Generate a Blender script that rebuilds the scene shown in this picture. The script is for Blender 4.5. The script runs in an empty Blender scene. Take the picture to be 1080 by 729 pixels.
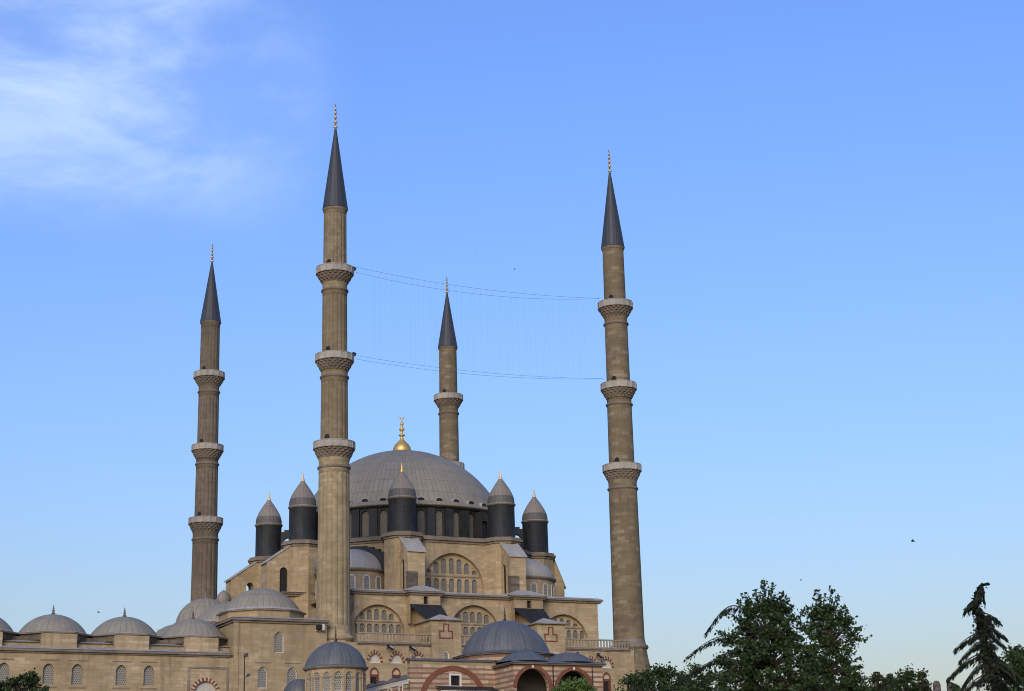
import bpy, math, random
from math import sin, cos, tan, pi, radians, sqrt, acos, atan2
from mathutils import Vector, Matrix
from mathutils.geometry import tessellate_polygon

random.seed(7)
SC = bpy.context.scene
COL = SC.collection

# ------------------------------------------------------------------ camera, sky, sun, exposure
PITCH, ROLL = radians(15.8), radians(1.4)
cd = bpy.data.cameras.new('camera')
cam = bpy.data.objects.new('camera', cd)
COL.objects.link(cam)
cd.sensor_width = 36.0
cd.lens = 1850.0 / 1080.0 * 36.0
cd.clip_end = 8000
cam.matrix_world = (Matrix.Translation((0, 0, 0)) @ Matrix.Rotation(pi / 2 + PITCH, 4, 'X')
                    @ Matrix.Rotation(-ROLL, 4, 'Z'))
SC.camera = cam

SUN_EL, SUN_AZ = radians(22), radians(190)      # azimuth clockwise from +Y
SKY_STRENGTH, SUN_STRENGTH, EXPOSURE = 0.1, 1.05, 0.74
world = bpy.data.worlds.new('World')
SC.world = world
world.use_nodes = True
wn, wl = world.node_tree.nodes, world.node_tree.links
wn.clear()


def wnode(t, **k):
    n = wn.new(t)
    for a, b in k.items():
        setattr(n, a, b)
    return n


sky = wnode('ShaderNodeTexSky', sky_type='NISHITA', sun_disc=False, sun_elevation=SUN_EL, sun_rotation=SUN_AZ)
sky.altitude = 0
sky.air_density = 1.6
sky.dust_density = 2.0
sky.ozone_density = 6.0
tc = wnode('ShaderNodeTexCoord')
mp = wnode('ShaderNodeMapping')
mp.inputs['Rotation'].default_value = (0, radians(-14), radians(-16))
mp.inputs['Scale'].default_value = (7.5, 7.5, 19.0)
mp.inputs['Location'].default_value = (15.2, 0.0, 0.0)
nz = wnode('ShaderNodeTexNoise')
nz.inputs['Scale'].default_value = 1.0
nz.inputs['Detail'].default_value = 10
nz.inputs['Roughness'].default_value = 0.6
nz.inputs['Distortion'].default_value = 0.45
rmp = wnode('ShaderNodeMapRange', interpolation_type='SMOOTHSTEP')
rmp.inputs['From Min'].default_value = 0.36
rmp.inputs['From Max'].default_value = 0.76
rmp.inputs['To Min'].default_value = 0.16
dotn = wnode('ShaderNodeVectorMath', operation='DOT_PRODUCT')
cdir = Vector((-0.248, 0.882, 0.401)).normalized()
dotn.inputs[1].default_value = cdir
msk = wnode('ShaderNodeMapRange', interpolation_type='SMOOTHSTEP')
msk.inputs['From Min'].default_value = cos(radians(9.8))
msk.inputs['From Max'].default_value = cos(radians(1.0))
mul = wnode('ShaderNodeMath', operation='MULTIPLY')
mul2 = wnode('ShaderNodeMath', operation='MULTIPLY')
mul2.inputs[1].default_value = 0.70
mix = wnode('ShaderNodeMix', data_type='RGBA')
mix.inputs['B'].default_value = (4.4, 5.5, 7.2, 1)
tint = wnode('ShaderNodeMix', data_type='RGBA', blend_type='MULTIPLY')
tint.inputs['Factor'].default_value = 1.0
sepd = wnode('ShaderNodeSeparateXYZ')
wl.new(tc.outputs['Generated'], sepd.inputs[0])
elev = wnode('ShaderNodeValToRGB')
elev.color_ramp.elements[0].position = 0.06
elev.color_ramp.elements[0].color = (1.02, 0.885, 0.95, 1)
elev.color_ramp.elements[1].position = 0.42
elev.color_ramp.elements[1].color = (0.93, 0.965, 1.40, 1)
e3 = elev.color_ramp.elements.new(0.22)
e3.color = (0.94, 0.94, 1.24, 1)
wl.new(sepd.outputs['Z'], elev.inputs['Fac'])
wl.new(elev.outputs['Color'], tint.inputs['B'])
bg = wnode('ShaderNodeBackground')
bg.inputs['Strength'].default_value = SKY_STRENGTH
wo = wnode('ShaderNodeOutputWorld')
wl.new(tc.outputs['Generated'], mp.inputs['Vector'])
wl.new(mp.outputs['Vector'], nz.inputs['Vector'])
wl.new(nz.outputs['Fac'], rmp.inputs['Value'])
wl.new(tc.outputs['Generated'], dotn.inputs[0])
wl.new(dotn.outputs['Value'], msk.inputs['Value'])
wl.new(rmp.outputs['Result'], mul.inputs[0])
wl.new(msk.outputs['Result'], mul.inputs[1])
low = wnode('ShaderNodeMapRange', interpolation_type='SMOOTHSTEP')
low.inputs['From Min'].default_value = 0.318
low.inputs['From Max'].default_value = 0.366
mul3 = wnode('ShaderNodeMath', operation='MULTIPLY')
wl.new(sepd.outputs['Z'], low.inputs['Value'])
wl.new(mul.outputs[0], mul3.inputs[0])
wl.new(low.outputs['Result'], mul3.inputs[1])
wl.new(mul3.outputs[0], mul2.inputs[0])
wl.new(sky.outputs['Color'], tint.inputs['A'])
wl.new(tint.outputs['Result'], mix.inputs['A'])
wl.new(mul2.outputs[0], mix.inputs['Factor'])
wl.new(mix.outputs['Result'], bg.inputs['Color'])
wl.new(bg.outputs['Background'], wo.inputs['Surface'])

sd = bpy.data.lights.new('sun', 'SUN')
sd.energy = SUN_STRENGTH
sd.angle = radians(26)
sd.color = (1.0, 0.87, 0.68)
sun = bpy.data.objects.new('sun', sd)
COL.objects.link(sun)
sdir = Vector((sin(SUN_AZ) * cos(SUN_EL), cos(SUN_AZ) * cos(SUN_EL), sin(SUN_EL)))
sun.rotation_euler = sdir.to_track_quat('Z', 'Y').to_euler()
sun.location = sdir * 300

SC.cycles.filter_width = 1.0
SC.view_settings.view_transform = 'Standard'
SC.view_settings.look = 'None'
SC.view_settings.gamma = 1
SC.view_settings.exposure = EXPOSURE
SC.view_settings.use_curve_mapping = False


# ------------------------------------------------------------------ materials
class NT:
    def __init__(s, name):
        s.m = bpy.data.materials.new(name)
        s.m.use_nodes = True
        s.n, s.l = s.m.node_tree.nodes, s.m.node_tree.links
        s.b = s.n['Principled BSDF']

    def add(s, t, ins=None, **k):
        n = s.n.new(t)
        for a, b in k.items():
            setattr(n, a, b)
        for a, b in (ins or {}).items():
            if hasattr(b, 'is_output') or isinstance(b, bpy.types.NodeSocket):
                s.l.new(b, n.inputs[a])
            else:
                n.inputs[a].default_value = b
        return n

    def mixc(s, fac, a, b, mode='MIX'):
        n = s.n.new('ShaderNodeMix')
        n.data_type = 'RGBA'
        n.blend_type = mode
        for key, val in (('Factor', fac), ('A', a), ('B', b)):
            if isinstance(val, bpy.types.NodeSocket):
                s.l.new(val, n.inputs[key])
            else:
                if key != 'Factor' and len(val) == 3:
                    val = (*val, 1)
                n.inputs[key].default_value = val
        return n.outputs['Result']

    def noise(s, vec, scale, detail=4, rough=0.55):
        return s.add('ShaderNodeTexNoise', {'Vector': vec, 'Scale': scale, 'Detail': detail, 'Roughness': rough}).outputs['Fac']

    def ramp(s, val, a, b, lo=0.0, hi=1.0):
        return s.add('ShaderNodeMapRange', {'Value': val, 'From Min': a, 'From Max': b, 'To Min': lo, 'To Max': hi}).outputs['Result']

    def stretch(s, vec, sc):
        return s.add('ShaderNodeMapping', {'Vector': vec, 'Scale': sc}).outputs['Vector']

    def out(s, col, rough=0.85, bump=None, bstr=0.3, metal=0.0, spec=0.3):
        if isinstance(col, bpy.types.NodeSocket):
            s.l.new(col, s.b.inputs['Base Color'])
        else:
            s.b.inputs['Base Color'].default_value = (*col, 1)
        s.b.inputs['Roughness'].default_value = rough
        s.b.inputs['Metallic'].default_value = metal
        s.b.inputs['Specular IOR Level'].default_value = spec
        if bump is not None:
            bn = s.add('ShaderNodeBump', {'Height': bump, 'Strength': bstr, 'Distance': 0.05})
            s.l.new(bn.outputs['Normal'], s.b.inputs['Normal'])
        return s.m


def stone_mat(name, base, var=0.25, row=0.40, width=1.25, mortar=0.58, stain=0.5, pale=0.0):
    t = NT(name)
    uv = t.add('ShaderNodeUVMap').outputs['UV']
    pos = t.add('ShaderNodeNewGeometry').outputs['Position']
    lo = tuple(c * (1 - var) for c in base)
    hi = tuple(min(1, c * (1 + var)) for c in base)
    br = t.add('ShaderNodeTexBrick', {'Vector': uv, 'Color1': (*lo, 1), 'Color2': (*hi, 1),
               'Mortar': (*[c * mortar for c in base], 1), 'Scale': 1.0, 'Mortar Size': 0.014, 'Mortar Smooth': 0.5,
               'Bias': 0.0, 'Brick Width': width, 'Row Height': row}, offset=0.5, squash=1.0)
    col = br.outputs['Color']
    if pale > 0:                          # single replaced, paler blocks
        b2 = t.add('ShaderNodeTexBrick', {'Vector': uv, 'Color1': (0, 0, 0, 1), 'Color2': (1, 1, 1, 1), 'Mortar': (0, 0, 0, 1),
                   'Scale': 1.0, 'Mortar Size': 0.0, 'Bias': 0.0, 'Brick Width': width, 'Row Height': row}, offset=0.5)
        f = t.ramp(b2.outputs['Color'], 0.86, 0.97, 0, pale)
        col = t.mixc(f, col, (0.62, 0.55, 0.44))
    big = t.noise(pos, 0.13, 5, 0.6)
    col = t.mixc(t.ramp(big, 0.36, 0.66, 0, 0.75), col, tuple(c * f for c, f in zip(base, (0.62, 0.60, 0.56))))
    warm = t.noise(pos, 0.42, 3)
    col = t.mixc(t.ramp(warm, 0.5, 0.72, 0, 0.35), col, tuple(c * f for c, f in zip(base, (1.12, 1.0, 0.80))))
    streak = t.noise(t.stretch(pos, (1.5, 1.5, 0.12)), 1.0, 5, 0.65)
    col = t.mixc(t.ramp(streak, 0.52, 0.78, 0, stain), col, tuple(c * f for c, f in zip(base, (0.40, 0.40, 0.40))))
    band = t.noise(t.stretch(pos, (0.12, 0.12, 1.6)), 1.0, 4, 0.6)
    col = t.mixc(t.ramp(band, 0.50, 0.68, 0, 0.5), col, tuple(c * f for c, f in zip(base, (0.60, 0.56, 0.50))))
    soot = t.noise(t.stretch(pos, (0.35, 0.35, 0.16)), 1.0, 7, 0.72)
    col = t.mixc(t.ramp(soot, 0.51, 0.69, 0, 0.66), col, tuple(c * f for c, f in zip(base, (0.36, 0.36, 0.38))))
    fine = t.noise(pos, 3.0, 5, 0.7)
    col = t.mixc(t.ramp(fine, 0.25, 0.75, 0.0, 0.35), col, tuple(c * 0.6 for c in base))
    return t.out(col, 0.9, fine, 0.35, spec=0.2)


def lead_mat(name, base, sw=0.75, sh=2.2, seam=0.55, var=0.12, warm=0.25, rough=0.6):
    t = NT(name)
    uv = t.add('ShaderNodeUVMap').outputs['UV']
    pos = t.add('ShaderNodeNewGeometry').outputs['Position']
    br = t.add('ShaderNodeTexBrick', {'Vector': uv, 'Color1': (*[c * (1 - var) for c in base], 1), 'Color2': (*[c * (1 + var) for c in base], 1),
               'Mortar': (*[c * seam for c in base], 1), 'Scale': 1.0, 'Mortar Size': 0.035, 'Mortar Smooth': 0.4, 'Bias': 0.0,
               'Brick Width': sw, 'Row Height': sh}, offset=0.0)
    col = br.outputs['Color']
    n1 = t.noise(pos, 0.5, 5, 0.65)
    col = t.mixc(t.ramp(n1, 0.4, 0.7, 0, 0.5), col, tuple(c * f for c, f in zip(base, (0.72, 0.72, 0.74))))
    n2 = t.noise(pos, 1.3, 4, 0.6)
    col = t.mixc(t.ramp(n2, 0.5, 0.75, 0, warm), col, tuple(c * f for c, f in zip(base, (1.3, 1.2, 1.05))))
    n3 = t.noise(t.stretch(pos, (2.5, 2.5, 0.35)), 1.0, 4, 0.7)
    col = t.mixc(t.ramp(n3, 0.5, 0.75, 0, 0.4), col, tuple(c * 0.6 for c in base))
    return t.out(col, rough, br.outputs['Fac'], 0.25, spec=0.35)


def plain_mat(name, base, rough=0.7, var=0.25, scale=3.0, metal=0.0, spec=0.3):
    t = NT(name)
    pos = t.add('ShaderNodeNewGeometry').outputs['Position']
    n = t.noise(pos, scale, 5, 0.65)
    col = t.mixc(t.ramp(n, 0.3, 0.7), tuple(c * (1 - var) for c in base), tuple(min(1, c * (1 + var)) for c in base))
    return t.out(col, rough, n, 0.15, metal, spec)


def grille_mat(name, bar, hole, cell=0.22, size=0.05):
    t = NT(name)
    uv = t.add('ShaderNodeUVMap').outputs['UV']
    pos = t.add('ShaderNodeNewGeometry').outputs['Position']
    br = t.add('ShaderNodeTexBrick', {'Vector': uv, 'Color1': (*hole, 1), 'Color2': (*[c * 1.5 for c in hole], 1), 'Mortar': (*bar, 1),
               'Scale': 1.0, 'Mortar Size': size, 'Mortar Smooth': 0.1, 'Brick Width': cell, 'Row Height': cell}, offset=0.5)
    n = t.noise(pos, 1.2, 4)
    col = t.mixc(t.ramp(n, 0.4, 0.7, 0, 0.4), br.outputs['Color'], tuple(c * 0.65 for c in bar))
    return t.out(col, 0.6, br.outputs['Fac'], 0.4, spec=0.4)


def stripe_mat(name):
    t = NT(name)
    uv = t.add('ShaderNodeUVMap').outputs['UV']
    pos = t.add('ShaderNodeNewGeometry').outputs['Position']
    sep = t.add('ShaderNodeSeparateXYZ', {'Vector': uv})
    wob = t.noise(pos, 1.5, 3)
    zz = t.add('ShaderNodeMath', {0: sep.outputs['Y'], 1: t.ramp(wob, 0, 1, -0.05, 0.05)}, operation='ADD').outputs[0]
    fr = t.add('ShaderNodeMath', {0: t.add('ShaderNodeMath', {0: zz, 1: 0.56}, operation='DIVIDE').outputs[0]}, operation='FRACT').outputs[0]
    f = t.ramp(fr, 0.36, 0.42)
    br = t.add('ShaderNodeTexBrick', {'Vector': uv, 'Color1': (0.30, 0.215, 0.125, 1), 'Color2': (0.50, 0.40, 0.26, 1), 'Mortar': (0.21, 0.16, 0.11, 1),
               'Scale': 1.0, 'Mortar Size': 0.015, 'Brick Width': 1.1, 'Row Height': 0.56}, offset=0.4)
    rb = t.add('ShaderNodeTexBrick', {'Vector': uv, 'Color1': (0.20, 0.075, 0.04, 1), 'Color2': (0.27, 0.115, 0.065, 1), 'Mortar': (0.26, 0.19, 0.13, 1),
               'Scale': 1.0, 'Mortar Size': 0.012, 'Brick Width': 0.28, 'Row Height': 0.07})
    col = t.mixc(f, rb.outputs['Color'], br.outputs['Color'])
    st = t.noise(t.stretch(pos, (1.5, 1.5, 0.2)), 1.0, 5, 0.65)
    col = t.mixc(t.ramp(st, 0.5, 0.75, 0, 0.5), col, (0.14, 0.10, 0.075))
    return t.out(col, 0.9, st, 0.2, spec=0.2)


def leaf_mat(name, a, b):
    t = NT(name)
    g = t.add('ShaderNodeNewGeometry')
    col = t.mixc(g.outputs['Random Per Island'], a, b)
    n = t.noise(g.outputs['Position'], 0.7, 3)
    col = t.mixc(t.ramp(n, 0.4, 0.7, 0, 0.5), col, tuple(c * 0.6 for c in a))
    return t.out(col, 0.65, spec=0.25)


M = {}
M['stone'] = stone_mat('warm_ashlar_stone', (0.445, 0.342, 0.194), var=0.19, stain=0.85, pale=0.35)
M['stone_up'] = stone_mat('pale_ashlar_stone', (0.44, 0.339, 0.201), var=0.17, stain=0.6)
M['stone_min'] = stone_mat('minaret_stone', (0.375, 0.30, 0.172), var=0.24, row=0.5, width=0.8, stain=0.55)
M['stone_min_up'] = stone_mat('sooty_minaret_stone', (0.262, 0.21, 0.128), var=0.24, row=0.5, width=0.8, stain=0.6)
M['stone_min_shaded'] = stone_mat('shaded_minaret_stone', (0.195, 0.158, 0.108), var=0.18, row=0.5, width=0.8, stain=0.6)  # darker minaret stone: the far-left shaft's shadow put into the colour
M['stone_min2'] = stone_mat('patched_minaret_stone', (0.228, 0.18, 0.106), var=0.28, row=0.5, width=1.2, stain=0.5, pale=0.22)
M['rail_stone'] = stone_mat('grey_marble_rail', (0.45, 0.42, 0.35), var=0.15, row=1.2, width=1.0, mortar=0.75, stain=0.6)
M['baluster'] = stone_mat('tan_baluster_stone', (0.37, 0.31, 0.215), var=0.15, row=1.2, width=1.0, mortar=0.75, stain=0.7)
M['corbel'] = stone_mat('weathered_corbel_stone', (0.24, 0.195, 0.145), var=0.2, row=0.5, width=0.6, stain=0.7)
M['dark_stone'] = stone_mat('stained_and_shaded_stone', (0.15, 0.125, 0.09), var=0.5, stain=1.0)  # stained buttress blocks; on the courtyard arcade its tone paints recess shade
M['cornice'] = stone_mat('cornice_stone', (0.26, 0.215, 0.16), var=0.2, row=2, width=1.5, stain=0.75)
M['dome_lead'] = lead_mat('weathered_dome_lead', (0.265, 0.238, 0.168), 0.80, 2.3, 0.40, 0.07)
M['lead_pale'] = lead_mat('pale_roof_lead', (0.37, 0.345, 0.29), 0.6, 4.0, 0.75)
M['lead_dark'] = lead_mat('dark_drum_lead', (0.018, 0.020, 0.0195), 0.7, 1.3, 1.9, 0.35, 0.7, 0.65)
M['spire_lead'] = lead_mat('spire_lead', (0.046, 0.051, 0.054), 0.45, 30, 0.6, 0.15, 0.2, 0.5)
M['lead_blue'] = lead_mat('blue_grey_lead', (0.098, 0.104, 0.100), 0.55, 9.0, 1.6, 0.15, 0.35, 0.5)
M['lead_brown'] = lead_mat('brown_grey_lead', (0.235, 0.205, 0.155), 0.65, 2.0)
M['lead_mid'] = lead_mat('mid_grey_lead', (0.115, 0.105, 0.088), 0.65, 2.0)
M['gold'] = plain_mat('gilded_copper', (0.85, 0.55, 0.17), 0.48, 0.15, 5, 0.75)
M['finial'] = plain_mat('pale_gilt', (0.72, 0.53, 0.30), 0.45, 0.15, 5, 0.3)
M['finial_dark'] = plain_mat('dark_copper', (0.10, 0.08, 0.06), 0.5)
M['grille'] = grille_mat('plaster_window_grille', (0.285, 0.265, 0.205), (0.055, 0.057, 0.052))
M['grille_dark'] = grille_mat('dusty_window_glass', (0.18, 0.172, 0.14), (0.085, 0.084, 0.072), 0.3, 0.05)
M['grille_drum'] = grille_mat('drum_window_glass', (0.13, 0.115, 0.082), (0.09, 0.08, 0.06), 0.3, 0.05)
M['frame'] = plain_mat('pale_window_frame', (0.46, 0.43, 0.37), 0.8, 0.15)
M['white'] = plain_mat('white_paint', (0.60, 0.56, 0.47), 0.7, 0.12)
M['lunette'] = plain_mat('grey_lunette_plaster', (0.46, 0.425, 0.34), 0.8, 0.15)
M['red'] = plain_mat('red_stone', (0.165, 0.045, 0.028), 0.85, 0.3)
M['brick'] = stone_mat('red_brick_arch', (0.25, 0.10, 0.06), var=0.25, row=0.3, width=0.12, stain=0.3)
M['cream'] = plain_mat('cream_stone', (0.46, 0.36, 0.22), 0.85, 0.2)
M['void'] = plain_mat('dark_interior', (0.02, 0.018, 0.016), 0.9)
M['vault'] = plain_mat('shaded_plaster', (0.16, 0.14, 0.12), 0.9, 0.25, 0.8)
M['wood'] = plain_mat('brown_wood', (0.13, 0.05, 0.03), 0.7)
M['iron'] = plain_mat('black_iron', (0.02, 0.02, 0.022), 0.5)
M['stripe'] = stripe_mat('striped_masonry')
M['wire'] = plain_mat('wire', (0.10, 0.10, 0.11), 0.6)
M['bird'] = plain_mat('dark_feathers', (0.02, 0.02, 0.025), 0.8)
M['leaf'] = leaf_mat('dark_leaves', (0.013, 0.027, 0.006), (0.052, 0.088, 0.021))
M['leaf_fresh'] = leaf_mat('fresh_leaves', (0.06, 0.11, 0.02), (0.12, 0.18, 0.045))  # lighter green is the leaves' own colour
M['leaf_olive'] = leaf_mat('olive_leaves', (0.022, 0.030, 0.009), (0.055, 0.060, 0.020))
M['needle'] = leaf_mat('cedar_needles', (0.006, 0.012, 0.005), (0.018, 0.029, 0.011))
M['bark'] = plain_mat('bark', (0.05, 0.04, 0.03), 0.95, 0.4)
M['soot_brick'] = plain_mat('sooty_chimney', (0.10, 0.085, 0.07), 0.9, 0.4)
M['tiles'] = plain_mat('roof_tiles', (0.30, 0.13, 0.08), 0.9)


def ground_mat():
    t = NT('grass_and_earth')
    pos = t.add('ShaderNodeNewGeometry').outputs['Position']
    a = t.noise(pos, 0.05, 5)
    b = t.noise(pos, 1.2, 6, 0.7)
    col = t.mixc(t.ramp(b, 0.3, 0.7), (0.035, 0.06, 0.02), (0.075, 0.10, 0.035))
    col = t.mixc(t.ramp(a, 0.5, 0.65, 0, 0.7), col, (0.17, 0.13, 0.085))
    return t.out(col, 0.95, b, 0.5)


M['ground'] = ground_mat()

# ------------------------------------------------------------------ mosque frame: u along its side front, v into depth, z up
ANG = radians(26.2)
E1 = Vector((cos(ANG), sin(ANG), 0))
E2 = Vector((-sin(ANG), cos(ANG), 0))
ORG = Vector((-23.994, 230.0, 0))
GZ = 12.0                                      # ground level on the mosque hill


def W(u, v, z=0.0):
    return ORG + E1 * u + E2 * v + Vector((0, 0, z))


class Frame:
    """a vertical plane: s runs along it, t sticks out of it (towards the viewer of its face), z is up"""
    def __init__(s, u, v, du, dv, world=False):
        s.o = Vector((u, v, 0)) if world else W(u, v)
        d = Vector((du, dv, 0)) if world else E1 * du + E2 * dv
        s.d = d.normalized()
        s.n = Vector((s.d.y, -s.d.x, 0))

    def P(s, a, t, z):
        return s.o + s.d * a + s.n * t + Vector((0, 0, z))


def arch(c, z0, w, h, k=0.0, n=12):
    """arched opening: c centre, z0 sill, w width, h total height, k pointedness; counter-clockwise from bottom left"""
    r = w / 2
    cc = k * r
    R = r + cc
    rise = sqrt(R * R - cc * cc)
    sp = z0 + h - rise
    a1 = acos(cc / R)
    right = [(c - cc + R * cos(a1 * i / n), sp + R * sin(a1 * i / n)) for i in range(n + 1)]
    left = [(2 * c - x, z) for x, z in reversed(right[:-1])]
    base = [(c - r, z0), (c + r, z0)] if sp - z0 > 1e-4 else []
    return base + right + left if base else right + left


def arc_only(c, sp, w, rise_to, k=0.0, n=14):
    r = w / 2
    cc = k * r
    R = r + cc
    a1 = acos(cc / R)
    sc = (rise_to - sp) / sqrt(R * R - cc * cc)
    right = [(c - cc + R * cos(a1 * i / n), sp + sc * R * sin(a1 * i / n)) for i in range(n + 1)]
    return right + [(2 * c - x, z) for x, z in reversed(right[:-1])]


class MB:
    def __init__(s, *mats):
        s.v, s.f, s.uv, s.mi, s.sm = [], [], [], [], []
        s.mats = list(mats)

    def mat(s, m):
        if m is None:
            return 0
        if m not in s.mats:
            s.mats.append(m)
        return s.mats.index(m)

    def face(s, pts, m=None, uv=None, smooth=False):
        i0 = len(s.v)
        pts = [Vector(p) for p in pts]
        s.v += pts
        s.f.append(list(range(i0, i0 + len(pts))))
        if uv is None:
            n = Vector((0, 0, 0))
            for i in range(len(pts)):
                a, b = pts[i], pts[(i + 1) % len(pts)]
                n += a.cross(b)
            n = (n.normalized() if n.length > 1e-12 else Vector((0, 0, 1)))
            if abs(n.z) > 0.75:
                uv = [(p.dot(E1), p.dot(E2)) for p in pts]
            else:
                t = Vector((-n.y, n.x, 0)).normalized()
                k = 1 / max(0.3, sqrt(1 - n.z * n.z))
                uv = [(p.dot(t), p.z * k) for p in pts]
        s.uv.append(uv)
        s.mi.append(s.mat(m))
        s.sm.append(smooth)

    def grid(s, rows, uvs, m=None, wrap=False, smooth=True):
        """rows[i][j] points sharing vertices; uvs one column longer when wrap"""
        i0 = len(s.v)
        nc = len(rows[0])
        for r in rows:
            s.v += [Vector(p) for p in r]
        k = s.mat(m)
        for i in range(len(rows) - 1):
            for j in range(nc if wrap else nc - 1):
                j2 = (j + 1) % nc
                s.f.append([i0 + i * nc + j, i0 + i * nc + j2, i0 + (i + 1) * nc + j2, i0 + (i + 1) * nc + j])
                s.uv.append([uvs[i][j], uvs[i][j + 1], uvs[i + 1][j + 1], uvs[i + 1][j]])
                s.mi.append(k)
                s.sm.append(smooth)

    def box(s, fr, a0, a1, t0, t1, z0, z1, m=None):
        P = fr.P
        c = [P(a, t, z) for z in (z0, z1) for t in (t0, t1) for a in (a0, a1)]
        for q in ((0, 1, 3, 2), (4, 6, 7, 5), (2, 3, 7, 6), (0, 4, 5, 1), (0, 2, 6, 4), (1, 5, 7, 3)):
            s.face([c[i] for i in q], m)

    def panel(s, fr, outline, holes=(), depth=0.4, t=0.0, m=None, mr=None):
        """flat wall with openings, and the reveals of the openings"""
        polys = [outline] + list(holes)
        flat = [p for q in polys for p in q]
        tris = tessellate_polygon([[Vector((x, z, 0)) for x, z in q] for q in polys])
        for tr in tris:
            s.face([fr.P(flat[i][0], t, flat[i][1]) for i in tr], m)
        for h in holes:
            for i in range(len(h)):
                (x0, z0), (x1, z1) = h[i], h[(i + 1) % len(h)]
                s.face([fr.P(x0, t, z0), fr.P(x1, t, z1), fr.P(x1, t - depth, z1), fr.P(x0, t - depth, z0)], mr or m)

    def prism(s, fr, outline, t0, t1, holes=(), m=None):
        s.panel(fr, outline, holes, t1 - t0, t1, m)
        s.panel(fr, outline, holes, 0.0, t0, m) if holes else s.face([fr.P(x, t0, z) for x, z in outline], m)
        for i in range(len(outline)):
            (x0, z0), (x1, z1) = outline[i], outline[(i + 1) % len(outline)]
            s.face([fr.P(x0, t0, z0), fr.P(x1, t0, z1), fr.P(x1, t1, z1), fr.P(x0, t1, z0)], m)

    def ring(s, fr, outer, inner, t0, t1, m=None, m2=None, closed=False, group=1):
        """raised moulding between two outlines of equal length; m2 alternates with m (voussoirs)"""
        n = len(outer)
        for i in range(n if closed else n - 1):
            j = (i + 1) % n
            mm = m if (m2 is None or (i // group) % 2 == 0) else m2
            a, b, c, d = outer[i], outer[j], inner[j], inner[i]
            s.face([fr.P(a[0], t1, a[1]), fr.P(b[0], t1, b[1]), fr.P(c[0], t1, c[1]), fr.P(d[0], t1, d[1])], mm)
            s.face([fr.P(a[0], t1, a[1]), fr.P(b[0], t1, b[1]), fr.P(b[0], t0, b[1]), fr.P(a[0], t0, a[1])], mm)
            s.face([fr.P(d[0], t1, d[1]), fr.P(c[0], t1, c[1]), fr.P(c[0], t0, c[1]), fr.P(d[0], t0, d[1])], mm)

    def poly(s, pts, z0, z1, m=None, mtop=None, top=True, bottom=False):
        """upright prism over a ground polygon of world xy points"""
        n = len(pts)
        for i in range(n):
            a, b = pts[i], pts[(i + 1) % n]
            s.face([(a[0], a[1], z0), (b[0], b[1], z0), (b[0], b[1], z1), (a[0], a[1], z1)], m)
        if top:
            s.face([(p[0], p[1], z1) for p in pts], mtop or m)
        if bottom:
            s.face([(p[0], p[1], z0) for p in reversed(pts)], mtop or m)

    def lathe(s, c, prof, seg=32, a0=0.0, a1=2 * pi, rad=None, m=None, smooth=True, uref=None, capt=False):
        """prof: (radius, z) from bottom to top round the world point c; rad(angle, r, z) may modulate the radius"""
        full = abs(a1 - a0 - 2 * pi) < 1e-6
        cols = seg if full else seg + 1
        rmax = uref or max(r for r, z in prof)
        rows, uvs, L = [], [], 0.0
        for i, (r, z) in enumerate(prof):
            if i:
                L += sqrt((r - prof[i - 1][0]) ** 2 + (z - prof[i - 1][1]) ** 2)
            row = []
            for j in range(cols):
                a = a0 + (a1 - a0) * j / seg
                rr = rad(a, r, z) if rad else r
                row.append((c[0] + rr * cos(a), c[1] + rr * sin(a), z))
            rows.append(row)
            uvs.append([((a0 + (a1 - a0) * j / seg) * rmax, L) for j in range(seg + 1)])
        s.grid(rows, uvs, m, full, smooth)
        if capt:
            s.face(rows[-1], m)

    def tube(s, pts, radii, seg=6, m=None):
        rows, uvs = [], []
        pts = [Vector(p) for p in pts]
        L = 0
        for i, p in enumerate(pts):
            d = (pts[min(i + 1, len(pts) - 1)] - pts[max(i - 1, 0)])
            d = d.normalized() if d.length > 1e-9 else Vector((0, 0, 1))
            x = d.cross(Vector((0.31, 0.17, 0.93)))
            if x.length < 1e-3:
                x = d.cross(Vector((1, 0, 0)))
            x.normalize()
            y = d.cross(x)
            r = radii[i] if isinstance(radii, (list, tuple)) else radii
            if i:
                L += (p - pts[i - 1]).length
            rows.append([p + x * (r * cos(2 * pi * k / seg)) + y * (r * sin(2 * pi * k / seg)) for k in range(seg)])
            uvs.append([(k / seg, L) for k in range(seg + 1)])
        s.grid(rows, uvs, m, True)

    def build(s, name, root=None, parent=None, origin=None):
        o0 = Vector(root['origin']) if root is not None else (Vector(origin) if origin is not None else Vector((0, 0, 0)))
        me = bpy.data.meshes.new(name)
        me.from_pydata([tuple(p - o0) for p in s.v], [], s.f)
        ul = me.uv_layers.new(name='UVMap')
        flat = [c for f in s.uv for q in f for c in q]
        ul.data.foreach_set('uv', flat)
        for m in s.mats:
            me.materials.append(M[m])
        me.polygons.foreach_set('material_index', s.mi)
        me.polygons.foreach_set('use_smooth', s.sm)
        me.update()
        ob = bpy.data.objects.new(name, me)
        COL.objects.link(ob)
        p = parent if parent is not None else root
        if p is not None:
            ob.parent = p
        else:
            ob.location = o0
        return ob


def thing(name, label, cat, loc, group=None):
    o = bpy.data.objects.new(name, None)
    o.empty_display_size = 0.5
    COL.objects.link(o)
    o.location = loc
    o['origin'] = tuple(loc)
    o['label'] = label
    o['category'] = cat
    if group:
        o['group'] = group
    return o


def tag(o, label, cat, group=None):
    o['label'] = label
    o['category'] = cat
    if group:
        o['group'] = group
    return o


def structure(o):
    o['kind'] = 'structure'
    return o


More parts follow.
